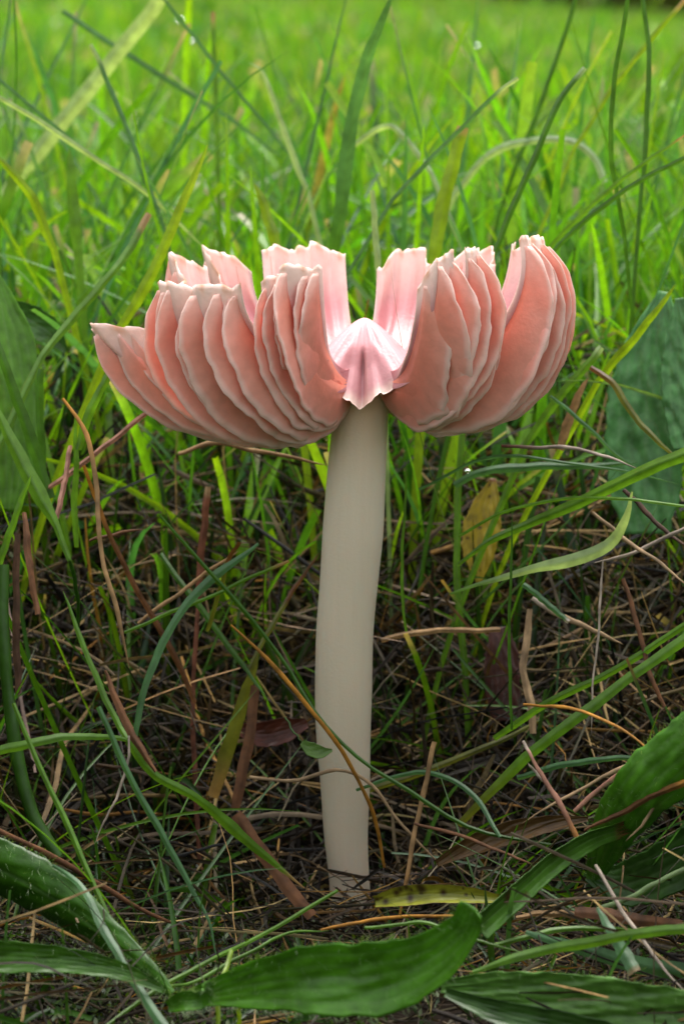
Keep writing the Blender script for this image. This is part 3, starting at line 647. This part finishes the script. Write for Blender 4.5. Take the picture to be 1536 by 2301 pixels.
S('long olive stalk with a yellow top leaning down to the right below the left lobes', [(188, 1045), (215, 1120), (255, 1220), (310, 1330), (380, 1450), (440, 1580)], (-1, 0), (10, 13, 14, 16, 18, 12), 'br', root='or_')
S('reddish straw slanting up to the underside of the left lobes', [(100, 1105), (190, 1038), (270, 975), (360, 905)], (2, 2), 16, 'pk', cut=True)
S('thick reddish brown stalk with a pale broken top left of the stem', [(448, 1330), (452, 1250), (460, 1170), (467, 1092)], (3, 3), 22, 'rb', tip='be', cut=True, tipat=.93)
S('purple brown stalk standing under the reddish broken stalk', [(450, 1950), (436, 1700), (436, 1500), (450, 1330)], (2, 3), 15, 'rb', cut=True)
S('bent brown stalk standing upright by the left cap tip', [(125, 1170), (145, 1090), (158, 1000)], (-1, 0), 16, 'pk', cut=True)
B('thin dark green blade running diagonally in front of the stem to the right', [(357, 1156), (450, 1262), (560, 1385), (640, 1490), (710, 1605), (810, 1708), (920, 1775), (1060, 1862), (1240, 1900)], (-3, -2, -2.5, -3), (6, 9, 10, 9, 9, 9, 10, 9, 7), 'dg', cut=True, fold=.9)
S('orange straw curving down in front of the lower stem', [(520, 1404), (600, 1482), (680, 1572), (745, 1655), (800, 1745), (843, 1840), (861, 1950)], (-3, -2), (4, 10, 11, 10, 9, 9, 7), 'or_')
B('blue green blade arching over to the right at mid height left of the stem', [(302, 1680), (318, 1570), (350, 1480), (400, 1385), (470, 1305), (582, 1222)], (-3, -2), (10, 16, 18, 18, 22, 6), 'bg', fold=.4)
B('thin green blade with tan tip pointing right across the arching blade', [(280, 1420), (400, 1370), (500, 1328), (580, 1290), (650, 1260)], (-1, -2), 9, 'g', tip='tan', cut=True)
B('short brown tipped blade crossing the blue green arch near its end', [(465, 1420), (490, 1340), (512, 1265), (538, 1218)], (-1, -2), 11, 'ol', tip='br', cut=True, tipat=.7)
B('bright narrow blade running down to the node of the horizontal blade', [(288, 1668), (262, 1620), (225, 1540), (180, 1430), (143, 1328)], (-4, -3), 15, 'g')
B('horizontal green blade coming in from the left edge to a node', [(-30, 1696), (60, 1672), (150, 1656), (230, 1655), (288, 1664)], (-5, -4), (22, 22, 18, 15, 9), 'g', fold=.35)
B('green leaf with brown tip trailing down right from the node', [(288, 1668), (345, 1738), (430, 1788), (500, 1840), (590, 1920), (684, 1995)], (-4, -3), (14, 20, 20, 28, 16, 3), 'g', tip='tan')
S('tan split sheath above the node left of the stem', [(236, 1505), (265, 1580), (300, 1655), (350, 1735)], (-3, -4), (8, 22, 24, 10), 'br', cut=True)
S('thin pale straw dangling from the node toward lower left', [(290, 1655), (286, 1720), (262, 1790), (212, 1895)], (-4, -4.5), 7, 'gr')
B('long blue green blade falling from mid left to a point near the bottom', [(222, 1590), (290, 1742), (370, 1885), (430, 1995), (470, 2070), (485, 2142)], (-5, -6), (12, 14, 16, 15, 10, 3), 'bg')
B('dark green round blade running from the left edge down to the bottom stems', [(30, 1580), (90, 1720), (150, 1850), (205, 1975), (265, 2100), (320, 2185), (385, 2225)], (-5, -8), (10, 12, 14, 14, 13, 12, 8), 'g', cut=True, fold=.9)
B('wide grey green blade running out of the bottom edge below the left leaf', [(120, 1945), (185, 1995), (230, 2080), (280, 2170), (330, 2250), (385, 2330)], (-7, -10), (8, 16, 20, 20, 22, 24), 'bg', cut=True, fold=.3)
S('thick hairy green stem standing at the left edge', [(130, 1925), (75, 1830), (40, 1700), (18, 1560), (8, 1400), (8, 1270)], (-4, -3), 32, 'dg', cut=True, name='leaf_stalk', cat='stalk', grp=False)
S('dark brown upright stalk beside the hairy green stem at left', [(42, 1560), (38, 1450), (36, 1330), (40, 1200)], (-2.5, -2), 22, 'db', cut=True)
S('split tan stalk leaning beside the left edge stem', [(85, 1380), (72, 1300), (62, 1220), (55, 1150)], (-2, -1), (16, 18, 22, 12), 'br', cut=True)
S('long brown straw lying across the left hairy leaf', [(-20, 1858), (100, 1915), (220, 1985), (330, 2050), (430, 2090)], (-6, -5), 14, 'br')
B('thin green stem rising from the bottom left toward the yellow curled leaf', [(235, 2310), (350, 2225), (470, 2160), (560, 2115), (660, 2060), (760, 2000)], (-9, -4), 11, 'g', cut=True)
S('pale green shoot with joints joining the thin bottom stem', [(380, 2218), (450, 2200), (560, 2140), (640, 2100), (740, 2090)], (-8, -6), 10, 'g')
B('left one of two short upright stems at the bottom edge', [(488, 2320), (494, 2240), (508, 2180), (520, 2132)], (-10, -9), 12, 'yg', cut=True)
B('right one of two short upright stems at the bottom edge', [(535, 2320), (538, 2260), (542, 2215)], (-10, -10), 11, 'yg', cut=True)
B('wide olive blade leaning upright in the dark litter left of the stem', [(478, 1790), (510, 1690), (545, 1580), (580, 1470)], (1, 1), 34, 'ol', root='tan', fold=.3)
B('brown flat dead blade leaning beside the wide olive blade', [(528, 1820), (548, 1720), (565, 1630), (572, 1540)], (0, 1), 26, 'br', cut=True, fold=.4, name='withered_shoot')
B('flat brown dead blade lying toward the foot of the stem', [(530, 1830), (585, 1910), (640, 1985), (700, 2060)], (-2, -3), 34, 'br', cut=True, fold=.3, name='withered_shoot')
B('thin blade with an orange band leaning toward the stem from the left', [(560, 1500), (620, 1390), (670, 1310), (718, 1240)], (1, 2), 12, 'ol', tip='br', tipat=.55)
S('tan straw lying diagonally under the blue green arch', [(310, 1400), (400, 1335), (480, 1275), (540, 1235)], (1, 1), 10, 'tan')
B('pale green blade crossing behind the diagonal blade left of the stem', [(360, 1245), (430, 1340), (520, 1460), (600, 1570)], (2, 0), 15, 'dg')
S('thin tan straw crossing the lower stem from the left', [(560, 1745), (660, 1755), (760, 1730), (830, 1760), (900, 1850), (1010, 1965)], (-1.5, -2), 9, 'be')
S('straw resting under the cap reaching toward the stem from the left', [(400, 1020), (480, 995), (560, 1010), (640, 1025), (735, 1045)], (4, 4), 12, 'tan')
S('rust coloured straw leaning to the right above the tan hanging straw', [(200, 1215), (260, 1200), (310, 1190), (325, 1188)], (0, 0), 8, 'br')

# right of the stem
B('long green blade sweeping up from under the cap to the right edge', [(1030, 1268), (1100, 1215), (1180, 1180), (1300, 1128), (1420, 1070), (1550, 1015)], (1, -2), (8, 16, 22, 26, 28, 30), 'g', fold=.9, cut=True)
B('hair thin green blade arching flat toward the right edge', [(1030, 1205), (1130, 1152), (1270, 1120), (1400, 1122), (1550, 1138)], (0, -3), 8, 'g', cut=True)
B('flat green blade lying level behind the right part of the cap shadow', [(1020, 1090), (1090, 1058), (1200, 1048), (1330, 1046), (1430, 1040)], (3, 3), 20, 'bg')
B('fine green blade arching above the level blade at right', [(940, 1100), (1060, 1040), (1160, 1025), (1290, 1042), (1420, 1062), (1530, 1090)], (2, 1), 8, 'bg')
S('grey brown dead stem lying above the green blades at right', [(1125, 1003), (1200, 1005), (1275, 1006), (1350, 1022), (1435, 1055)], (1, 0), 9, 'gr', root='rb')
S('upright green stem rising to the cap right of the stem', [(1048, 1560), (1034, 1400), (1026, 1260), (1030, 1100), (1038, 940)], (4, 5), 21, 'g', cut=True, name='green_shoot', cat='grass stem')
B('mottled white and green blade curling up to the right', [(1010, 1335), (1100, 1305), (1200, 1278), (1300, 1255), (1370, 1220), (1402, 1170), (1420, 1105)], (0, -1), (5, 10, 18, 28, 30, 20, 4), 'pale', root='g', fold=.3)
B('grey green frayed blade end pointing down right below the mottled blade', [(1175, 1312), (1215, 1345), (1250, 1375), (1278, 1398)], (-1, -1.5), (12, 14, 13, 10), 'bg', tip='gr', cut=True, tipat=.95)
B('fine dark upright blade in the middle of the right litter', [(1150, 1640), (1143, 1480), (1146, 1300), (1152, 1150)], (-1, -1), 8, 'dg')
B('second fine upright blade nearer to the stem at right', [(912, 1420), (902, 1300), (908, 1150), (915, 1030)], (1, 1), 8, 'g')
S('beige straw with tan end falling from behind the upright right litter', [(1195, 1345), (1260, 1385), (1320, 1410), (1400, 1450)], (0, 0), 14, 'be', root='gr')
S('hollow tan straw lying level right of the stem', [(855, 1440), (930, 1422), (1000, 1416), (1125, 1416)], (3, 3), 17, 'tan', cut=True)
S('twisted beige root standing in the right litter', [(1188, 1370), (1184, 1440), (1174, 1500), (1190, 1570), (1196, 1650)], (2, 1), (16, 22, 20, 24, 18), 'be', name='root_stalk')
S('orange brown straw leaning down at the right edge litter', [(1398, 1300), (1430, 1400), (1455, 1500), (1490, 1590)], (-1, -2), 12, 'br', cut=True)
S('thin pale upright straw at the far right litter', [(1352, 1260), (1345, 1400), (1332, 1530), (1326, 1650)], (-1, -2), 6, 'gr')
B('tan dead blade leaning against the grass at the right cap edge', [(1256, 1010), (1275, 950), (1298, 890), (1320, 850)], (3, 3), 22, 'tan', fold=.3, name='withered_shoot')
B('olive brown dead blade crossing the broad ribbed leaf', [(1325, 825), (1375, 860), (1420, 930), (1470, 985), (1530, 1040)], (2, 1), 16, 'ol', root='br', name='withered_shoot')
B('grass stalk with a cut pale top right of the cap', [(1180, 1000), (1250, 900), (1310, 830), (1350, 780)], (4, 4), 20, 'g', tip='pale', cut=True, tipat=.95)
B('thin blue green blade falling across the broad ribbed leaf', [(1235, 890), (1310, 950), (1370, 1010), (1440, 1060)], (2, 2), 10, 'bg')
B('olive green blade leaning from the stem foot up to the right', [(770, 1790), (880, 1760), (1000, 1715), (1120, 1665), (1250, 1600)], (1.5, 2), 16, 'ol')
B('wide olive blade rising to the right edge through the right litter', [(1030, 1855), (1130, 1750), (1240, 1655), (1390, 1540), (1560, 1420)], (-2, -3), (16, 24, 26, 24, 24), 'g', root='ol', fold=.4, cut=True)
B('fresh green blade rising steeply to the right edge above the olive blade', [(1110, 1660), (1230, 1580), (1390, 1500), (1550, 1395)], (0, -2), 18, 'g', cut=True)
B('blue green arching blade right of the stem foot', [(800, 1775), (900, 1742), (980, 1738), (1060, 1785), (1100, 1840), (1122, 1880)], (-1, -3), (7, 9, 11, 12, 12, 7), 'bg', cut=True)
S('tan prickly straw standing forked above the cut leaf at right', [(1308, 1908), (1270, 1830), (1225, 1755), (1192, 1700), (1174, 1664)], (-5, -4), (12, 12, 13, 9, 7), 'pk', root='or_', tip='gr')
S('short side prong of the forked straw at right', [(1228, 1765), (1205, 1738), (1184, 1714)], (-4.2, -4.2), 8, 'gr')
S('orange tan straw leaning against the litter right of the stem foot', [(898, 2060), (915, 1960), (940, 1830), (976, 1668)], (-3, -2), (7, 11, 12, 12), 'tan', root='or_', cut=True)
S('light green curved shoot at the right with a tan sheath at its base', [(1300, 2056), (1380, 2032), (1460, 1992), (1560, 1938)], (-6, -7), 13, 'pale', cut=True, name='green_shoot', cat='grass stem')
S('split tan sheath lying at the base of the light green shoot', [(1160, 2062), (1230, 2052), (1310, 2058)], (-6, -6), (12, 20, 22), 'tan', cut=True)
B('dark brown strap of dead leaf lying at the right edge', [(1290, 2048), (1380, 2058), (1460, 2072), (1530, 2078)], (-6.5, -7), 30, 'br', cut=True, fold=.25, name='withered_shoot')
B('blue green blade with torn end pointing down at the lower right', [(1342, 2040), (1370, 2090), (1400, 2140), (1425, 2185)], (-8, -9), (8, 24, 32, 30), 'bg', tip='be', cut=True, tipat=.98, fold=.3)
B('long green blade lying level in front of the right leaf', [(1060, 2185), (1160, 2150), (1300, 2122), (1420, 2100), (1560, 2085)], (-9, -9.5), (10, 22, 26, 24, 24), 'g', cut=True, fold=.35)
S('pale grey straw slanting down to the lower right corner', [(1336, 1945), (1400, 2050), (1470, 2150), (1550, 2245)], (-7, -9), 10, 'gr')
S('upper tan straw slanting down left from the right edge', [(1560, 1595), (1450, 1690), (1370, 1755), (1288, 1822)], (-4, -4), 13, 'pk', cut=True)
S('lower tan straw slanting down left from the right edge', [(1560, 1662), (1420, 1715), (1300, 1775), (1170, 1850)], (-3, -3), 10, 'be')
S('thin bent straw arching over the lower right leaf', [(1175, 1584), (1280, 1592), (1390, 1635), (1492, 1716)], (-4, -6), 8, 'or_')
S('hanging end of the bent straw dropping past the lower right leaf', [(1494, 1718), (1480, 1785), (1448, 1845), (1405, 1890)], (-6, -6), 9, 'be')
S('orange mottled straw lying over the lower right leaf', [(1560, 1750), (1470, 1785), (1390, 1830), (1310, 1865)], (-6.5, -5.5), (18, 20, 16, 7), 'br', root='or_')
B('pale blue green blade arching level above the lower right leaf', [(1160, 1748), (1250, 1722), (1350, 1706), (1500, 1704)], (-2, -3), 16, 'bg')
S('brown straw arching over the litter toward the cut leaf', [(930, 1850), (1040, 1880), (1140, 1920), (1210, 1950)], (-3, -4), 9, 'br')
S('yellow straw lying along the base of the curled yellow leaf', [(720, 2090), (850, 2065), (980, 2058), (1100, 2060)], (-6, -6), 9, 'or_')
B('curved green stalk under the torn blade at the lower right', [(1110, 2125), (1200, 2100), (1310, 2085), (1470, 2096)], (-7.5, -7.5), 14, 'g')
B('fine green blade lying level across the lower right', [(820, 2085), (960, 2075), (1090, 2120), (1180, 2140)], (-7, -8), 9, 'g')
B('silvery ribbed blade lying under the level blade at right', [(1180, 2095), (1300, 2130), (1420, 2165), (1560, 2190)], (-7.5, -8), (10, 30, 40, 44), 'bg', cut=True, fold=.2)
S('upper dark brown twig in the tangle at the right edge', [(1400, 1100), (1450, 1150), (1500, 1200), (1550, 1230)], (1, 0), 12, 'db')
S('grey straw fan in the right tangle pointing to lower left', [(1550, 1180), (1480, 1215), (1400, 1250), (1330, 1265)], (0, 1), 10, 'gr')
S('pale straw crossing the tangle at the right edge', [(1330, 1150), (1400, 1210), (1460, 1250), (1550, 1320)], (0, -1), 10, 'be')

# broad leaves -------------------------------------------------------------
def leaf(label, pts, y, w, c, veins=3, cup=.25, twist=0., hair=0, name='broad_leaf', cat='leaf', pucker=.05, edge=None, group='broad weed leaves round the mushroom', ragged=False, spots=0, rib='pale', clear=.3, tip=None, crossv=.004, nq=25):
    ys = np.interp(np.linspace(0, 1, len(pts)), np.linspace(0, 1, np.size(y)), np.atleast_1d(y))
    A = [Pg(a, b, d, clear) for (a, b), d in zip(pts, ys)]
    pc = np.mean([pxcm(p[1]) for p in A]); K = 70; C = spline(A, K); t = np.linspace(0, 1, K)
    seed = sum(ord(ch)*(i+3) for i, ch in enumerate(label)) % 9999; r = np.random.default_rng(seed)
    wd = np.interp(t, np.linspace(0, 1, len(w)), w)
    kern = np.ones(7)/7; wd = np.convolve(np.pad(wd, 3, mode='edge'), kern, 'valid')/pc/2
    wd = wd*(1+.04*noise1(t*4, seed))
    tan = norm(np.gradient(C, axis=0)); view = norm(np.array([0, CAM_Y, CAM_Z])-C); s0 = norm(np.cross(tan, view)); n0 = np.cross(s0, tan)
    tw = np.interp(t, np.linspace(0, 1, np.size(twist)), np.atleast_1d(twist)); side = s0*np.cos(tw)[:, None]+n0*np.sin(tw)[:, None]; nn = np.cross(side, tan)
    nn = nn*np.sign((nn*view).sum(-1, keepdims=True))
    q = np.linspace(-1, 1, nq)
    vein = np.exp(-(q/.06)**2); 
    for k in range(1, veins): vein = np.maximum(vein, .7*np.exp(-((np.abs(q)-k/(veins))/.045)**2))
    h = cup*wd[:, None]*(q**2)[None]-(.035*vein)[None]*np.minimum(wd, .5)[:, None]
    cross = np.sin(t[:, None]*46+np.abs(q)[None]*5+2*noise1(t[:, None]*2+q[None], seed+4))
    h = h+crossv*cross*(1-vein)[None]*wd[:, None]+pucker*.6*wd[:, None]*noise1(t[:, None]*3+q[None]*1.1, seed+2)
    ew = wd[:, None]*q[None]*(1+(.03*noise1(t*9, seed+3))[:, None]*(np.abs(q) > .9))
    V = C[:, None]+side[:, None]*ew[..., None]+nn[:, None]*h[..., None]
    if ragged: V[-3:] += tan[-3:, None]*(r.normal(0, .12, (1, nq, 1)))*np.array([.3, .7, 1])[:, None, None]
    col = np.array(C_[c] if isinstance(c, str) else c)[None, None]*(1+.12*noise1(t[:, None]*3+q[None]*2, seed+8))[..., None]
    col = col*(1-.14*vein[None, :, None])+np.array(C_[rib])[None, None]*.14*vein[None, :, None]
    if tip: k = smooth(.93, 1, t)[:, None, None]; col = col*(1-k)+np.array(C_[tip])*k
    if edge: k = smooth(.9, 1, np.abs(q))[None, :, None]; col = col*(1-k)+np.array(C_[edge])*k
    for _ in range(spots):
        a, b, s = r.random(), r.uniform(-.8, .8), r.uniform(.012, .035); L = (C[-1]-C[0]); ll = np.linalg.norm(L)
        dd = np.hypot((t[:, None]-a), (q[None]-b)*wd.mean()/ll); k = np.clip(1.3-dd/s, 0, 1)[..., None]; col = col*(1-k)+np.array([.05, .025, .01])*k
    cc = np.concatenate([np.clip(col, .003, .95), np.ones((K, nq, 1))], -1)
    uv = np.stack([np.broadcast_to(q, (K, nq)), np.broadcast_to(t[:, None], (K, nq)), np.zeros((K, nq))], -1)
    base = C[0]
    th = .018
    top, bot = V-base, V-base-nn[:, None]*th
    vv, ff = closed_sheet(top, bot)
    cc2 = np.concatenate([cc.reshape(-1, 4)]*2); uv2 = np.concatenate([uv.reshape(-1, 3)]*2)
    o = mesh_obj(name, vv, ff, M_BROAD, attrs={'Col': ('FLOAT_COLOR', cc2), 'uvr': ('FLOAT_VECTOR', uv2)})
    o.location = base*U
    tag(o, label, cat, group)
    if hair:
        hair = int(hair*.55)
        i = r.integers(3, K-1, hair); j = np.where(r.random(hair) < .55, np.where(r.random(hair) < .5, 0, nq-1), r.integers(0, nq, hair))
        p = top[i, j]; out = side[i]*np.sign(q[j]+1e-6)[:, None]
        on = (np.abs(q[j]) > .95)[:, None]
        d = norm(np.where(on, out+nn[i]*r.uniform(0, .8, (hair, 1)), nn[i]*r.uniform(.3, 1, (hair, 1))+side[i]*r.normal(0, .6, (hair, 1)))+tan[i]*r.normal(.35, .4, (hair, 1)))
        ln = r.uniform(.07, .19, (hair, 1)); s = norm(np.cross(d, view[i]))*.0022; mid = p+d*ln*.55+tan[i]*ln*.06
        HV = np.stack([p-s, p+s, mid+s*.7, mid-s*.7, p+d*ln+tan[i]*ln*.2], 1).reshape(-1, 3)
        b5 = (np.arange(hair)*5)[:, None]
        HF = [tuple(x) for x in (b5+np.array([0, 1, 2, 3])).tolist()]+[tuple(x) for x in (b5+np.array([3, 2, 4])).tolist()]
        hc = np.tile([.22, .33, .14, 1.], (len(HV), 1))
        tag(mesh_obj('leaf_hair', HV, HF, M_GRASS, parent=o, attrs={'Col': ('FLOAT_COLOR', hc), 'uvr': ('FLOAT_VECTOR', np.zeros((len(HV), 3)))}), kind='stuff')
    return o
G1 = (.06, .185, .008)
leaf('large hairy green leaf lying across the bottom with its tip curled upward', [(385, 2256), (520, 2222), (680, 2200), (840, 2195), (960, 2160), (1040, 2095), (1062, 2040)], (-9.5, -10.5, -11, -11.5), (20, 70, 130, 172, 170, 110, 60), G1, cup=.30, hair=900, pucker=.07, crossv=.008, twist=(.15, -.15, -.2, .5))
leaf('long quilted pale green leaf running out of the bottom right corner', [(990, 2215), (1120, 2222), (1260, 2240), (1400, 2262), (1580, 2300)], (-9, -9.5, -10), (30, 90, 120, 130, 140), (.085, .20, .03), cup=.2, hair=260, pucker=.13, crossv=.02, twist=-.2)
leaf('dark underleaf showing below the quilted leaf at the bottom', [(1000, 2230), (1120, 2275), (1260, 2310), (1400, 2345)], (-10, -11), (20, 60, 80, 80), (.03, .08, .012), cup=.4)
leaf('large hairy leaf slanting in from the left edge near the bottom', [(-80, 1925), (40, 1975), (150, 2040), (260, 2125), (340, 2190), (385, 2235)], (-6.5, -7.5, -9), (130, 135, 115, 85, 50, 20), (.024, .08, .004), cup=-.4, hair=800, pucker=.05, twist=-.35, veins=1)  # leaf colour darkened to stand for shade from the plants above
leaf('narrow green leaf lying level below the slanting hairy leaf', [(-60, 2150), (60, 2152), (180, 2162), (280, 2185), (370, 2225)], (-9, -9.3), (80, 72, 58, 44, 16), (.045, .13, .008), cup=.3, hair=200)
leaf('young curled hairy leaf bud in the bottom left rosette', [(378, 2262), (410, 2250), (450, 2245), (468, 2222), (462, 2208)], (-10, -10.3), (24, 44, 46, 36, 20), G1, cup=.6, hair=260)
leaf('glossy broad leaf with ribs standing up at the lower right edge', [(1330, 1990), (1370, 1890), (1430, 1800), (1500, 1730), (1600, 1650)], (-4, -6, -6.5), (30, 95, 130, 150, 150), (.06, .18, .01), cup=-.3, hair=420, pucker=.06, veins=3, twist=-.2)
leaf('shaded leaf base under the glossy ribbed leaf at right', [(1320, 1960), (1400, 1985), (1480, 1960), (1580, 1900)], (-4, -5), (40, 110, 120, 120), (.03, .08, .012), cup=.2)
leaf('cut green blade of a broad leaf with a jagged brown end', [(1075, 2085), (1160, 2010), (1240, 1940), (1320, 1890), (1398, 1862)], (-8, -6.5, -5.5), (60, 58, 54, 50, 38), (.045, .12, .012), cup=.35, twist=-.45, ragged=True, tip='br', spots=3, pucker=.02, veins=2)
leaf('curled yellow leaf with brown blotches near the stem foot', [(842, 2026), (900, 2014), (980, 2008), (1060, 2012), (1120, 2020)], (-4.5, -5), (26, 50, 44, 40, 20), (.28, .29, .03), cup=.7, spots=14, edge='br', rib='yl', pucker=.04)
leaf('yellow dying leaf with dark spots standing behind the upright green stem', [(1075, 1310), (1082, 1230), (1094, 1150), (1108, 1075)], (5.5, 6.2), (10, 70, 96, 92, 60, 12), (.26, .20, .015), cup=.3, twist=.5, spots=9, tip='rb', rib='yl')
leaf('broad blue green ribbed leaf standing at the right edge behind the tangle', [(1450, 1200), (1448, 1060), (1452, 900), (1470, 780), (1492, 655)], (5.5, 6.5), (100, 150, 172, 178, 172, 150, 100, 20), (.09, .25, .075), cup=.2, pucker=.09, crossv=.022, veins=3, hair=120)
leaf('second ribbed leaf overlapping at the far right edge', [(1550, 1010), (1545, 900), (1540, 800), (1525, 670)], (5, 5.8), (80, 110, 120, 90, 16), (.075, .21, .06), cup=.2, pucker=.09, crossv=.022)
leaf('wide dark leaf standing at the left edge beside the cap', [(20, 1150), (35, 1000), (30, 850), (10, 720), (-15, 610)], (5, 6), (50, 120, 130, 110, 20), (.09, .23, .014), cup=.2, pucker=.03)
leaf('folded leaf leaning right behind the wide dark leaf at left', [(20, 690), (70, 720), (110, 745), (150, 790)], (8, 8), (40, 70, 60, 10), (.06, .15, .025), cup=.5)
leaf('tiny oval green leaf touching the lower stem at left', [(678, 1668), (700, 1684), (722, 1690), (746, 1686)], (-1.6, -1.6), (14, 34, 30, 6), (.09, .17, .03), cup=.2, nq=13)
S('thin stalk of the tiny oval leaf by the stem', [(640, 1610), (660, 1645), (680, 1668)], (-1, -1.6), 5, 'dg', name='leaf_stalk', cat='stalk', grp=False)
leaf('dark red dead leaf lying in the shade left of the stem', [(540, 1640), (590, 1650), (640, 1640), (690, 1625)], (2, 2), (30, 60, 60, 20), (.09, .025, .015), cup=.3, rib='rb', name='dead_leaf', group='dead leaves in the litter')
leaf('dark purple brown dead leaf upright in the right litter', [(1130, 1620), (1128, 1540), (1126, 1460), (1120, 1410)], (3.5, 4), (50, 80, 80, 40), (.07, .025, .02), cup=.2, rib='rb', name='dead_leaf', group='dead leaves in the litter')
leaf('crumpled brown dead leaf lying right of the stem foot', [(980, 1940), (1060, 1900), (1150, 1870), (1240, 1850), (1320, 1840)], (-2.5, -3), (16, 44, 56, 40, 10), (.11, .06, .022), cup=.5, pucker=.15, rib='br', name='dead_leaf', group='dead leaves in the litter')

# dew: clear drops hanging on the lawn and on one green stem
def drop_material():
    m, n, L = new_mat('water_drop')
    pr = node(n, 'ShaderNodeBsdfPrincipled', Roughness=.02, IOR=1.33); pr.inputs['Transmission Weight'].default_value = 1; pr.inputs['Base Color'].default_value = (1, 1, 1, 1)
    out = node(n, 'ShaderNodeOutputMaterial'); L.new(pr.outputs[0], out.inputs['Surface']); return m
M_DROP = drop_material()
for lab, px, py, y, rad in [('dew drop shining low in the grass at the top left', 427, 95, 60, .13), ('dew drop above the other one at the top left', 404, 46, 70, .14), ('dew drop shining in the upper right lawn', 1070, 105, 55, .11),
                            ('tiny dew drop near the left edge by the wide pale blade', 65, 401, 22, .06), ('water drop clinging to the upright green stem right of the mushroom', 1050, 1060, 3.8, .07)]:
    th, ph = np.linspace(0, np.pi, 17)[:, None], np.linspace(0, 2*np.pi, 24, endpoint=False)[None]
    V = np.stack([np.sin(th)*np.cos(ph), np.sin(th)*np.sin(ph), np.cos(th)*.85+0*ph], -1)*rad
    o = mesh_obj('dew_drop', V.reshape(-1, 3), grid_faces(17, 24, wrap=True), M_DROP); o.location = P(px, py, y)*U
    tag(o, lab, 'water drop', 'dew drops on the grass')
